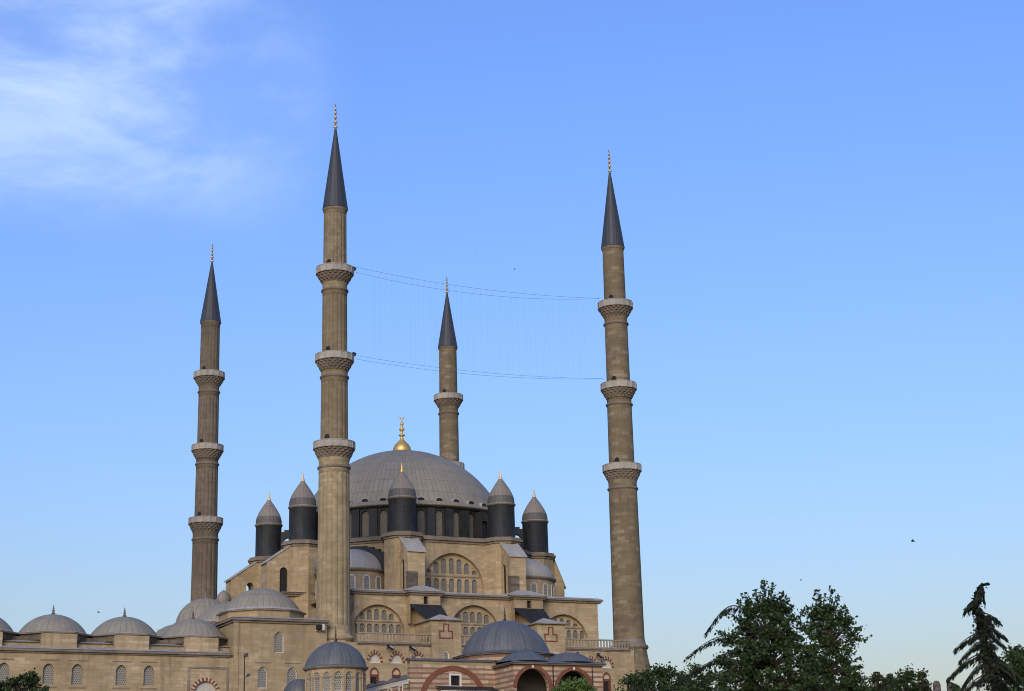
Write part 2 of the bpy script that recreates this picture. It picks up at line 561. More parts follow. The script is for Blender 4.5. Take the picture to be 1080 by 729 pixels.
def copy_tree(o, label=None, loc=None):
    def rec(a, parent):
        c = a.copy()
        COL.objects.link(c)
        c.parent = parent
        for ch in list(a.children):
            rec(ch, c)
        return c
    kids = list(o.children)
    r = o.copy()
    COL.objects.link(r)
    if loc is not None:
        r.location = loc
        r['origin'] = tuple(loc)
    if label:
        r['label'] = label
    for ch in kids:
        rec(ch, r)
    return r


def copy_part(o, shift):
    c = o.copy()
    COL.objects.link(c)
    c.parent = o.parent
    c.location = o.location + shift
    for ch in list(o.children):
        d = ch.copy()
        COL.objects.link(d)
        d.parent = c
    return c


def window(root, fr, c, z0, w, h, t, k=0.2, glass='grille', frame=None, fw=0.1, parent=None):
    """arched window in a reveal: a frame with its pane, or the pane alone"""
    if frame:
        b = MB(frame)
        b.ring(fr, arch(c, z0, w, h, k), arch(c, z0 + fw, w - 2 * fw, h - 2 * fw, k), t - 0.06, t + 0.05, closed=True)
        f = b.build('window', root, parent)
        p = MB(glass)
        p.face([fr.P(x, t, z) for x, z in arch(c, z0 + 0.02, w - 0.02, h - 0.04, k)])
        p.build('pane', root, f)
        return f
    p = MB(glass)
    p.face([fr.P(x, t, z) for x, z in arch(c, z0, w, h, k)])
    return p.build('window', root, parent)


def small_finial(root, c, z, h, m='finial_dark', parent=None, r=0.16):
    b = MB(m)
    b.lathe(c, [(r * 1.5, z - 0.1), (r * 1.3, z + h * .12), (r * .5, z + h * .3), (r * .9, z + h * .42), (r * .4, z + h * .55),
                (r * .65, z + h * .66), (r * .25, z + h * .76), (r * .35, z + h * .86), (0.01, z + h)], 10)
    return b.build('finial', root, parent)


def cap_dome(b, c, r, z0, h, seg=48, m=None, ribs=0, uref=None, n=12, depth=0.03):
    """spherical cap of base radius r and height h"""
    Rs = (r * r + h * h) / (2 * h)
    a1 = math.asin(min(1, r / Rs)) if h <= r else pi - math.asin(r / Rs)
    prof = []
    for i in range(n + 1):
        a = a1 * (1 - i / n)
        prof.append((max(0.02, Rs * sin(a)), z0 + h - Rs + Rs * cos(a)))
    rad = (lambda a, rr, z: rr * (1 - depth + depth * abs(cos(a * ribs / 2)) ** 0.5)) if ribs else None
    b.lathe(c, prof, seg, rad=rad, m=m, uref=uref)


# ------------------------------------------------------------------ ground
def gz(x, y):
    t = min(1, max(0, (y - 95) / (180 - 95)))
    t = t * t * (3 - 2 * t)
    e = min(1, max(0, (y - 420) / 500))
    wob = 0.35 * sin(x * 0.035 + 1) * sin(y * 0.041)
    return -1.75 + wob * min(1, abs(y) / 60 + abs(x) / 60) * (1 - t) + (GZ + 1.75) * t - 14 * e * e * (3 - 2 * e)


gb = MB('ground')
xs = sorted(set([-3000, -1500, -800, -500, -350] + list(range(-260, 261, 20)) + [350, 500, 800, 1500, 3000]))
ys = sorted(set([-2000, -800, -300, -100] + list(range(-40, 461, 12)) + [520, 620, 760, 950, 1400, 2200, 4000]))
gb.grid([[(x, y, gz(x, y)) for x in xs] for y in ys], [[(x, y) for x in xs] for y in ys])
structure(gb.build('ground'))

# ------------------------------------------------------------------ the prayer hall
mo = thing('mosque', 'huge stone mosque under one great grey lead dome, rising between four tall minarets', 'mosque', W(22, 30, GZ))
CU, CV = 22.0, 30.0
CW = W(CU, CV)
APO, RV = 18.85, 20.4


def octa(ap, k0=0.0):
    R = ap / cos(pi / 8)
    return [tuple((CW + E1 * (R * cos(radians(22.5 + 45 * i))) + E2 * (R * sin(radians(22.5 + 45 * i)))).to_2d()) for i in range(8)]


VERT = [(CU + RV * cos(radians(a)), CV + RV * sin(radians(a)), a) for a in (22.5, 67.5, 112.5, 157.5, -157.5, -112.5, -67.5, -22.5)]

# lower outer wall (side front) with its windows
FW = Frame(0, -3, 1, 0)
LUN = [4.4, 7.45, 10.45, 18.9, 22.0, 25.1, 33.6, 36.1, 38.6]
holes = [arch(c, 22.7, 1.64, 1.22, 0.15) for c in LUN] + [arch(c - 0.1, 19.4, 1.15, 2.72, 0.3) for c in LUN]
b = MB('stone')
b.panel(FW, [(-2.2, GZ - 1), (43.0, GZ - 1), (43.0, 25.25), (-2.2, 25.25)], holes, 0.45)
b.face([W(-2.2, -3, 25.25), W(43, -3, 25.25), W(43, 2.3, 25.25), W(-2.2, 2.3, 25.25)], 'lead_pale')
b.face([W(43, -3, GZ - 1), W(43, 63, GZ - 1), W(43, 63, 25.25), W(43, -3, 25.25)])
b.face([W(43, 63, GZ - 1), W(-2, 63, GZ - 1), W(-2, 63, 25.25), W(43, 63, 25.25)])
b.build('lower_wall', mo)
b = MB('cornice')
b.box(FW, 1.9, 12.35, 0, 0.28, 25.16, 25.42)
b.box(FW, 16.55, 27.88, 0, 0.28, 25.16, 25.42)
b.box(FW, 32.1, 42.3, 0, 0.28, 25.16, 25.42)
b.box(FW, 1.9, 12.3, 0, 0.14, 25.0, 25.157)
b.box(FW, 32.12, 42.3, 0, 0.14, 25.0, 25.157)
b.build('ledge', mo)
for c in LUN:
    p = MB('lunette')
    p.face([FW.P(x, -0.3, z) for x, z in arch(c, 22.7, 1.64, 1.22, 0.15)])
    f = p.build('lunette', mo)
    r = MB('red', 'stone_up')
    r.ring(FW, arc_only(c, 22.72, 2.30, 24.38, 0.15, 8), arc_only(c, 22.72, 1.62, 23.93, 0.15, 8), -0.02, 0.03, 'red', 'stone_up')
    r.build('voussoir', mo, f)
    s_ = MB('white')
    s_.box(FW, c - 0.82, c + 0.82, -0.28, -0.02, 22.702, 22.80)
    s_.build('sill', mo, f)
    w_ = MB('red')
    w_.ring(FW, arch(c - 0.1, 19.36, 1.22, 2.80, 0.3), arch(c - 0.1, 19.5, 0.98, 2.50, 0.3), -0.06, 0.035, closed=True)
    w_ = w_.build('window', mo)
    p = MB('void')
    p.face([FW.P(x, -0.32, z) for x, z in [(c - 0.62, 19.4), (c + 0.42, 19.4), (c + 0.42, 21.25), (c - 0.62, 21.25)]])
    p.build('pane', mo, w_)
    p = MB('cream')
    p.face([FW.P(x, -0.2, z) for x, z in arch(c - 0.1, 21.25, 1.1, 0.85, 0.3)])
    p.build('tympanum', mo, w_)
    p = MB('wood')
    p.box(FW, c - 0.62, c + 0.42, -0.31, -0.2, 20.9, 21.24)
    p.box(FW, c - 0.62, c - 0.48, -0.31, -0.2, 19.4, 20.9)
    p.box(FW, c + 0.28, c + 0.42, -0.31, -0.2, 19.4, 20.9)
    p.build('shutter', mo, w_)

# balustrades along the terrace
for a0, a1 in ((2.1, 12.25), (16.65, 27.85), (32.2, 42.2)):
    b = MB('baluster')
    b.box(FW, a0, a1, -0.30, 0.02, 26.44, 26.62)
    b.box(FW, a0, a1, -0.26, -0.02, 25.42, 25.56)
    n = int((a1 - a0) / 0.46)
    for i in range(n + 1):
        a = a0 + 0.1 + (a1 - a0 - 0.2) * i / n
        wd = 0.15 if i % 8 == 0 else 0.075
        b.box(FW, a - wd, a + wd, -0.22, -0.06, 25.56, 26.42)
    b.build('balustrade', mo)

# gallery wall with three great arches
FG = Frame(0, 2.3, 1, 0)
GA = [(7.0, 27.15, 31.0), (21.1, 27.5, 31.4), (34.9, 26.75, 30.6)]
b = MB('stone')
b.panel(FG, [(3.6, 24.5), (40.4, 24.5), (40.4, 32.3), (3.6, 32.3)],
        [arch(c, 25.6, 7.6, ap - 25.6, 0.03, 18) for c, sp, ap in GA], 0.6)
b.face([W(40.4, 2.3, 24.5), W(40.4, 57.7, 24.5), W(40.4, 57.7, 32.3), W(40.4, 2.3, 32.3)])
b.face([W(3.6, 2.3, 24.5), W(3.6, 57.7, 24.5), W(3.6, 57.7, 32.3), W(3.6, 2.3, 32.3)])
b.face([W(3.6, 57.7, 24.5), W(40.4, 57.7, 24.5), W(40.4, 57.7, 32.3), W(3.6, 57.7, 32.3)])
b.build('gallery_wall', mo)
for c, sp, ap in GA:
    b = MB('stone_up')
    b.ring(FG, arch(c, 25.6, 9.1, ap + 0.75 - 25.6, 0.03, 18)[1:], arch(c, 25.6, 7.58, ap - 25.6, 0.03, 18)[1:], -0.1, 0.1)
    b.build('arch_band', mo)
b = MB('cornice')
b.box(FG, 3.2, 40.9, -1.0, 0.25, 32.303, 32.55)
b.box(FG, 3.0, 41.1, -1.0, 0.5, 32.553, 32.75)
for v0 in (2.3,):
    pass
FGE = Frame(40.4, 0, 0, 1)
b.box(FGE, 2.3, 57.7, -0.3, 0.30, 32.306, 32.546)
b.build('cornice', mo)
b = MB('lead_pale')            # sloping lead roof from the cornice to the octagon
b.face([W(2.95, 1.75, 32.755), W(41.15, 1.75, 32.755), W(40.6, 2.4, 33.05), W(3.5, 2.4, 33.05)])
b.face([W(3.5, 2.4, 33.05), W(40.6, 2.4, 33.05), W(40.6, 57.6, 33.05), W(3.5, 57.6, 33.05)])
b.build('gallery_roof', mo)
for c, sp, ap in GA:
    b = MB('stone_up')
    lo = [arch(c + i * 1.05, 27.15, 0.72, 1.35, 0.1, 5) for i in range(-3, 4)]
    up = []
    for i in range(-3, 4):
        x = i * 1.05
        top = sp + (ap - sp) * sqrt(max(0, 1 - (abs(x) / 3.8) ** 2)) - 0.5
        top = min(top, 30.55 if ap > 30.9 else 30.2)
        if top - 29.0 > 0.45:
            up.append((c + x, top - 29.0))
    uh = [arch(x, 29.0, 0.72, h, 0.1, 5) for x, h in up]
    b.panel(FG, arch(c, 25.55, 7.7, ap + 0.02 - 25.55, 0.03, 18), lo + uh, 0.22, -0.55)
    b.box(FG, c - 3.6, c + 3.6, -0.545, -0.46, 28.72, 28.86, 'cornice')
    ty = b.build('tympanum', mo)
    for i in range(-3, 4):
        window(mo, FG, c + i * 1.05, 27.15, 0.72, 1.35, -0.76, 0.1, 'grille_dark', parent=ty)
    for x, h in up:
        window(mo, FG, x, 29.0, 0.72, h, -0.76, 0.1, 'grille_dark', parent=ty)

# pier blocks between the arches, with hipped lead roofs and the little chambers above
for sh in (0.0, 15.55):
    b = MB('stone')
    hol = [arch(14.35 + sh, 22.7, 0.95, 1.75, 0.0, 5)]
    FP = Frame(0, -3.25, 1, 0)
    b.panel(FP, [(12.3 + sh, GZ - 1), (16.6 + sh, GZ - 1), (16.6 + sh, 28.45), (12.3 + sh, 28.45)], hol, 0.25)
    for uu in (12.3, 16.6):
        b.face([W(uu + sh, -3.25, GZ - 1), W(uu + sh, 2.295, GZ - 1), W(uu + sh, 2.295, 28.45), W(uu + sh, -3.25, 28.45)])
    pb = b.build('pier_block', mo)
    b = MB('lead_pale')
    e = [(12.0, -3.6), (16.9, -3.6), (16.9, 2.25), (12.0, 2.25)]
    ap = W(14.2 + sh, -1.6, 29.45)
    ew = [W(a + sh, c, 28.55) for a, c in e]
    for i in range(4):
        b.face([ew[i], ew[(i + 1) % 4], ap])
    for i in range(4):
        p, q = ew[i], ew[(i + 1) % 4]
        b.face([p, q, q - Vector((0, 0, .14)), p - Vector((0, 0, .14))], 'cornice')
    b.face([p - Vector((0, 0, .14)) for p in ew], 'cornice')
    b.build('pier_roof', mo)
    b = MB('lead_dark')
    q = [W(11.0 + sh, 1.0, 31.06), W(15.55 + sh, 1.0, 31.06), W(15.55 + sh, -1.95, 28.76), W(12.15 + sh, -1.95, 28.76)]
    th = Vector((0, 0, -0.18))
    b.face(q)
    b.face([p + th for p in reversed(q)])
    for i in range(4):
        b.face([q[i], q[(i + 1) % 4], q[(i + 1) % 4] + th, q[i] + th])
    b.build('pier_roof', mo)
    b = MB('stone')
    FS = Frame(12.32 + sh, 1.0, 0, -1)
    b.prism(FS, [(-1.2, 28.4), (2.8, 28.4), (2.8, 28.6), (-0.06, 30.82), (-1.2, 30.82)], -3.1, 0.0)
    b.build('pier_shoulder', mo)
    b = MB('stone_up')
    FU = Frame(0, 1.0, 1, 0)
    b.panel(FU, [(11.1 + sh, 30.9), (15.5 + sh, 30.9), (15.5 + sh, 32.3), (11.1 + sh, 32.3)],
            [[(13.05 + sh, 31.12), (13.75 + sh, 31.12), (13.75 + sh, 32.15), (13.05 + sh, 32.15)]], 0.5)
    for uu in (11.1, 15.5):
        b.face([W(uu + sh, 1.0, 28.5), W(uu + sh, 2.4, 28.5), W(uu + sh, 2.4, 32.3), W(uu + sh, 1.0, 32.3)])
    ch = b.build('chamber', mo)
    p = MB('void')
    p.face([FU.P(x + sh, -0.4, z) for x, z in ((13.0, 31.1), (13.8, 31.1), (13.8, 32.2), (13.0, 32.2))])
    p.build('opening', mo, ch)
    b = MB('cornice')
    b.box(FU, 10.85 + sh, 15.75 + sh, -1.5, 0.25, 32.31, 32.54)
    b.box(FU, 10.6 + sh, 16.0 + sh, -1.4, 0.5, 32.56, 32.78)
    b.build('cornice', mo)
    b = MB('lead_pale')
    q = [W(10.5 + sh, 0.4, 32.79), W(16.1 + sh, 0.4, 32.79), W(16.1 + sh, 2.6, 33.1), W(10.5 + sh, 2.6, 33.1)]
    r1, r2 = W(12.4 + sh, 2.6, 33.75), W(14.4 + sh, 2.6, 33.75)
    b.face([q[0], q[1], r2, r1])
    b.face([q[1], q[2], r2])
    b.face([q[3], q[0], r1])
    b.build('chamber_roof', mo)
    # red outlined panel and lattice window
    b = MB('red')
    c = 14.4 + sh
    o_ = [(c - 1, 26.03), (c + 1, 26.03), (c + 1, 27.1), (c + .42, 27.1), (c + .42, 28.05), (c - .42, 28.05), (c - .42, 27.1), (c - 1, 27.1)]
    k = 0.17
    i_ = [(c - 1 + k, 26.03 + k), (c + 1 - k, 26.03 + k), (c + 1 - k, 27.1 - k), (c + .42 - k, 27.1 - k), (c + .42 - k, 28.05 - k),
          (c - .42 + k, 28.05 - k), (c - .42 + k, 27.1 - k), (c - 1 + k, 27.1 - k)]
    b.ring(FP, o_, i_, -0.02, 0.03, closed=True)
    b.build('red_band', mo, pb)
    window(mo, FP, 14.35 + sh, 22.7, 0.95, 1.75, -0.15, 0.0, 'grille', 'white', 0.14, parent=pb)

# block on the courtyard side that carries the near-left buttress
b = MB('stone')
FB = Frame(0, 20.2, 1, 0)
b.panel(FB, [(-0.2, 24), (4.2, 24), (4.2, 34.2), (-0.2, 34.2)])
b.face([W(-0.2, 20.2, 24), W(-0.2, 39.8, 24), W(-0.2, 39.8, 34.2), W(-0.2, 20.2, 34.2)])
b.face([W(-0.2, 39.8, 24), W(4.2, 39.8, 24), W(4.2, 39.8, 34.2), W(-0.2, 39.8, 34.2)])
b.build('side_block', mo)
b = MB('cornice', 'lead_pale')
b.box(FB, -0.6, 4.2, -19.9, 0.35, 34.21, 34.5)
b.box(FB, -0.8, 4.2, -20.1, 0.55, 34.51, 34.72)
b.face([W(-0.9, 19.5, 34.74), W(4.2, 19.5, 34.74), W(4.2, 21.5, 35.1), W(-0.2, 21.5, 35.1)], 'lead_pale')
b.face([W(-0.2, 21.5, 35.1), W(4.2, 21.5, 35.1), W(4.2, 39.5, 35.1), W(-0.2, 39.5, 35.1)], 'lead_pale')
b.build('cornice', mo)

# octagon body, its four arched faces
AP_C, AP_Z, AP_W, AP_TOP = 0.0, 33.0, 9.5, 40.0
b = MB('stone')
FACES = []
for i in range(8):
    a = radians(-90 + 45 * i)
    n = (cos(a), sin(a))
    fr = Frame(CU + APO * n[0], CV + APO * n[1], -n[1], n[0])
    FACES.append(fr)
    hw = APO * tan(pi / 8) + 0.01
    hol = [arch(0, 33.0, AP_W, AP_TOP - 33.0, 0.05, 20)] if i % 2 == 0 else []
    b.panel(fr, [(-hw, 24), (hw, 24), (hw, 41.4), (-hw, 41.4)], hol, 0.7)
body = b.build('octagon_wall', mo)
for i in (0, 6, 2):
    fr = FACES[i]
    b = MB('stone_up')
    b.ring(fr, arch(0, 33.0, AP_W + 2.0, AP_TOP + 0.95 - 33.0, 0.05, 20)[1:], arch(0, 33.0, AP_W - 0.04, AP_TOP - 33.0, 0.05, 20)[1:], -0.1, 0.09)
    b.build('arch_band', mo)
    b = MB('stone_up')
    lo = [arch(k * 1.2, 34.3, 0.78, 2.1, 0.1, 5) for k in range(-3, 4)]
    up = []
    for k in range(-3, 4):
        x = k * 1.2
        top = 35.2 + 4.75 * sqrt(max(0, 1 - (abs(x) / 4.7) ** 2)) - 0.55
        top = min(top, 39.35)
        if top - 37.1 > 0.5:
            up.append((x, top - 37.1))
    b.panel(fr, arch(0, 32.95, AP_W + 0.05, AP_TOP + 0.03 - 32.95, 0.05, 20), lo + [arch(x, 37.1, 0.78, h, 0.1, 5) for x, h in up], 0.25, -0.6)
    b.box(fr, -4.4, 4.4, -0.595, -0.5, 36.65, 36.82, 'cornice')
    ty = b.build('tympanum', mo)
    for k in range(-3, 4):
        window(mo, fr, k * 1.2, 34.3, 0.78, 2.1, -0.83, 0.1, 'grille_dark', parent=ty)
    for x, h in up:
        window(mo, fr, x, 37.1, 0.78, h, -0.83, 0.1, 'grille_dark', parent=ty)


# piers under the turrets and the moulded edge that follows them
def ngon(c, r, n, a0=0.0):
    return [(c[0] + r * cos(a0 + 2 * pi * i / n), c[1] + r * sin(a0 + 2 * pi * i / n)) for i in range(n)]


for u, v, a in VERT:
    b = MB('stone')
    c = W(u, v)
    wa = ANG + radians(a) + pi / 8
    b.poly(ngon(c, 2.75, 8, wa), 24, 41.38, top=False)
    b.build('turret_pier', mo)
b = MB('cornice')
for k, (dz, g) in enumerate(((41.40, 0.18), (41.72, 0.45), (42.02, 0.2))):
    b.poly(octa(APO + g), dz, dz + 0.29, bottom=True)
    for u, v, a in VERT:
        b.poly(ngon(W(u, v), 2.75 + g * 1.05, 8, ANG + radians(a) + pi / 8), dz + 0.004, dz + 0.295, bottom=True)
b.build('cornice', mo)

# buttresses stepping out from four of the piers
BUT = [(VERT[5], 0, -1, 2.3, 5.0, 41.55, 39.2), (VERT[6], 0, -1, 2.3, 5.0, 41.55, 39.2),
       (VERT[4], -1, 0, 2.4, 5.7, 41.6, 39.05), (VERT[3], -1, 0, 2.4, 6.2, 41.6, 38.75),
       (VERT[7], 1, 0, 2.6, 4.1, 41.5, 37.7), (VERT[0], 1, 0, 2.6, 4.1, 41.5, 37.7)]
for (u, v, a), du, dv, s0, s1, zt, zb in BUT:
    fr = Frame(u, v, du, dv)
    b = MB('stone')
    hol = [arch(3.2, 34.0 if s1 < 5.5 else 34.6, 1.15, 4.2 if s1 < 5.5 else 3.8, 0.0, 8)] if s1 > 4.5 else []
    b.prism(fr, [(0.5, 25), (s1, 25), (s1, zb), (s0, zt - 0.18), (0.5, zt - 0.18)], -1.3, 1.3, hol)
    bt = b.build('buttress', mo)
    if hol and not (du == -1 and s1 > 6):
        p = MB('void')  # dark sheet closing the through passage, painting its shade
        tt = 1.02 if dv == -1 else -1.02
        p.face([fr.P(x, tt, z) for x, z in hol[0]])
        p.build('opening', mo, bt)
    b = MB('lead_pale')
    sl = (zb - zt) / (s1 - s0)
    b.prism(fr, [(s0 - 0.1, zt - 0.13), (s1 + 0.25, zb - 0.0 + 0.25 * sl + 0.03), (s1 + 0.25, zb + 0.25 * sl + 0.22), (s0 - 0.1, zt + 0.08)], -1.45, 1.45)
    b.build('buttress_roof', mo, bt)
    if dv == -1 or du == -1:
        b = MB('dark_stone')
        if dv == -1:
            b.box(fr, s1 - 0.4, s1 + 0.06, -0.2 if True else 0, 1.36, 33.1, 36.3)
        else:
            b.box(fr, 0.6, 1.4, 1.25, 1.42, 34.9, 38.0)
        b.build('weathered_block', mo, bt)

# bulbous knobs at the corners
for u, v, z in ((-4.1, 36.6, 34.2), (2.9, 13.2, 36.6)):
    b = MB('lead_brown', 'stone')
    b.lathe(W(u, v), [(0.75, z - 5.5), (0.75, z - 0.4)], 10, m='stone', smooth=False)
    b.lathe(W(u, v), [(0.8, z - 0.4), (0.85, z - 0.2), (0.55, z + 0.1), (0.95, z + 0.55), (1.1, z + 1.1), (1.05, z + 1.7), (0.85, z + 2.2), (0.5, z + 2.6), (0.2, z + 2.8), (0.05, z + 2.95)], 14)
    b.build('corner_knob', mo)

# corner half domes with stepped lead arches
for i in (7, 1, 5):
    fr = FACES[i]
    c = fr.P(0, 0, 0)
    na = atan2(fr.n.y, fr.n.x)
    b = MB('stone_up', 'cornice')
    b.lathe(c, [(5.0, 28), (5.0, 36.9)], 28, na - pi / 2, na + pi / 2, smooth=True)
    b.lathe(c, [(5.0, 36.9), (5.25, 37.0), (5.4, 37.2), (5.4, 37.35), (5.0, 37.36)], 28, na - pi / 2, na + pi / 2, m='cornice')
    ex = b.build('exedra_wall', mo)
    for k in range(-3, 4):
        wa = na + radians(24 * k)
        wf = Frame(c.x + 5.0 * cos(wa), c.y + 5.0 * sin(wa), -sin(wa), cos(wa), True)
        window(mo, wf, 0, 33.7, 1.15, 2.75, 0.02, 0.0, 'grille', 'frame', 0.2, parent=ex)
    b = MB('lead_pale')
    prof = [(4.95 * cos(pi / 2 * t / 12) + 0.02, 37.36 + 3.35 * sin(pi / 2 * t / 12)) for t in range(13)]
    b.lathe(c, prof, 28, na - pi / 2, na + pi / 2)
    b.build('half_dome', mo)
    b = MB('lead_dark')
    outer, inner = [], []
    stp = 8
    for sgn in (1,):
        pts = []
        for t in range(stp):
            a0, a1 = pi / 2 * t / stp, pi / 2 * (t + 1) / stp
            zz = 37.35 + 3.65 * sin(a1)
            pts.append((6.1 * cos(a0) + 0.25, zz))
            pts.append((6.1 * cos(a1) + 0.25, zz))
        pts = [(6.35, 37.0)] + pts
    inn = [(4.9 * cos(pi / 2 * t / 10), 37.0 + 3.5 * sin(pi / 2 * t / 10)) for t in range(11)]
    poly_r = pts + [(0, pts[-1][1])] + list(reversed(inn))
    b.prism(fr, poly_r, 0.02, 0.8)
    b.prism(fr, [(-x, z) for x, z in reversed(poly_r)], 0.02, 0.8)
    b.build('stepped_arch', mo)

# drum
ND = 36
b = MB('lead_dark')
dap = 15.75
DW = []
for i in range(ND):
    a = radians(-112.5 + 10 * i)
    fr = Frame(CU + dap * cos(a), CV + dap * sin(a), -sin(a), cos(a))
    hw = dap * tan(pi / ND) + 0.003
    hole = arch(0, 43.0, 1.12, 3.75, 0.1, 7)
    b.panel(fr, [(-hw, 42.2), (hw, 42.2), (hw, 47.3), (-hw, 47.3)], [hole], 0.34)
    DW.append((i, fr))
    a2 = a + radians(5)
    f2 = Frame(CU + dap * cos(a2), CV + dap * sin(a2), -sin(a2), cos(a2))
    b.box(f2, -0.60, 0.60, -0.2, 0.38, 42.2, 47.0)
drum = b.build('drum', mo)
for i, fr in DW:
    if fr.n.y < 0.25:
        window(mo, fr, 0, 43.0, 1.12, 3.75, -0.30, 0.1, 'grille_drum', parent=drum)
b = MB('dome_lead')
b.lathe(CW, [(15.9, 47.18), (16.5, 47.28), (16.66, 47.42), (16.66, 47.52), (16.2, 47.64), (15.9, 48.0), (15.4, 48.2)], 144,
        rad=lambda a, r, z: r + (0.10 * abs(cos((a - ANG - radians(-112.5)) * 18)) if r > 16.3 else 0))
b.build('dome_eave', mo)
b = MB('dome_lead')
RS, ZC = 16.72, 41.9
b.lathe(CW, [(RS * sin(radians(70.0) * (1 - t / 26) + 1e-3), ZC + RS * cos(radians(70.0) * (1 - t / 26))) for t in range(27)], 120,
        rad=lambda a, r, z: r * (1 - 0.004 * (abs(sin(a * 60)) < 0.05)))
dome = b.build('main_dome', mo)
for i in range(ND):
    a = radians(-112.5 + 10 * i)
    fr = Frame(CU + 15.75 * cos(a), CV + 15.75 * sin(a), -sin(a), cos(a))
    if fr.n.y < 0.25 and i % 9 != 0:
        b = MB('lead_pale', 'void')
        b.prism(fr, [(-0.62, 48.0), (0.62, 48.0), (0.62, 48.35), (0.3, 48.62), (-0.3, 48.62), (-0.62, 48.35)], -1.0, 0.12)
        b.face([fr.P(x, 0.125, z) for x, z in ((-0.5, 48.05), (0.5, 48.05), (0.5, 48.33), (0.25, 48.5), (-0.25, 48.5), (-0.5, 48.33))], 'void')
        b.build('roof_vent', mo, dome)
b = MB('gold')
zt = 58.45
b.lathe(CW, [(1.20, zt - .15), (1.38, zt + .2), (1.42, zt + .55), (1.34, zt + .95), (1.08, zt + 1.4), (0.68, zt + 1.8), (0.36, zt + 2.15), (0.25, zt + 2.45), (0.2, zt + 2.7),
             (0.5, zt + 2.8), (0.5, zt + 2.95), (0.2, zt + 3.1), (0.18, zt + 3.5), (0.42, zt + 3.75), (0.42, zt + 3.95), (0.18, zt + 4.15), (0.15, zt + 4.45),
             (0.3, zt + 4.65), (0.3, zt + 4.8), (0.1, zt + 5.0), (0.07, zt + 5.5)], 32,
        rad=lambda a, r, z: r * (1 - 0.10 * abs(sin(a * 8))) if z < zt + 2 else r)
cr = [(0.34 * cos(radians(t)), zt + 5.85 + 0.34 * sin(radians(t))) for t in range(-230, 51, 20)]
FC = Frame(CW.x, CW.y, 1, 0.2, True)
b.tube([FC.P(x, 0, z) for x, z in cr], [0.03 + 0.06 * sin(pi * i / (len(cr) - 1)) for i in range(len(cr))], 6)
b.build('finial', mo, dome)

# turrets round the dome
tcen = W(VERT[5][0], VERT[5][1])
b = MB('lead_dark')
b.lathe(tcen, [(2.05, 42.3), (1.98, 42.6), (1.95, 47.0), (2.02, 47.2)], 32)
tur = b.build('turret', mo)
b = MB('lead_brown', 'lead_pale', 'lead_dark')
b.lathe(tcen, [(1.95, 47.2), (2.14, 47.36), (2.15, 47.46), (1.98, 47.56)], 32, m='lead_brown')
b.lathe(tcen, [(1.98, 47.56), (1.97, 48.1), (1.86, 48.6)], 32, m='lead_mid')
b.lathe(tcen, [(1.86, 48.6), (1.64, 49.15), (1.28, 49.8), (0.86, 50.45), (0.44, 51.05), (0.12, 51.5)], 32)
capo = b.build('turret_cap', mo, tur)
small_finial(mo, tcen, 51.4, 1.35, 'gold', capo, 0.2)
for k, (u, v, a) in enumerate(VERT):
    if k != 5:
        sh = W(u, v) - tcen
        c = tur.copy()
        COL.objects.link(c)
        c.parent = mo
        c.location = sh
        cc = capo.copy()
        COL.objects.link(cc)
        cc.parent = c
        if k == 4:
            f0 = small_finial(mo, tcen, 51.4, 1.35, 'finial', cc, 0.2)
        else:
            f0 = capo.children[0].copy()
            COL.objects.link(f0)
            f0.parent = cc
            if k != 5:
                f0.data = f0.data.copy()
                f0.data.materials[0] = M['finial']
    ra = radians(a)
    fr = Frame(CU, CV, cos(ra), sin(ra))
    b = MB('lead_dark')
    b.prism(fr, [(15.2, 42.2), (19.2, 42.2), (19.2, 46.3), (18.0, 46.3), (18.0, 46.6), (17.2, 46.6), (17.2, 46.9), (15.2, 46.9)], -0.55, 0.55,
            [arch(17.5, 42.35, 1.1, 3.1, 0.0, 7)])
    b.build('flying_buttress', mo)


# ------------------------------------------------------------------ minarets
def flute(n, d):
    return lambda a, r, z: r * (1 - d + d * (abs(sin(a * n / 2)) ** 0.6))


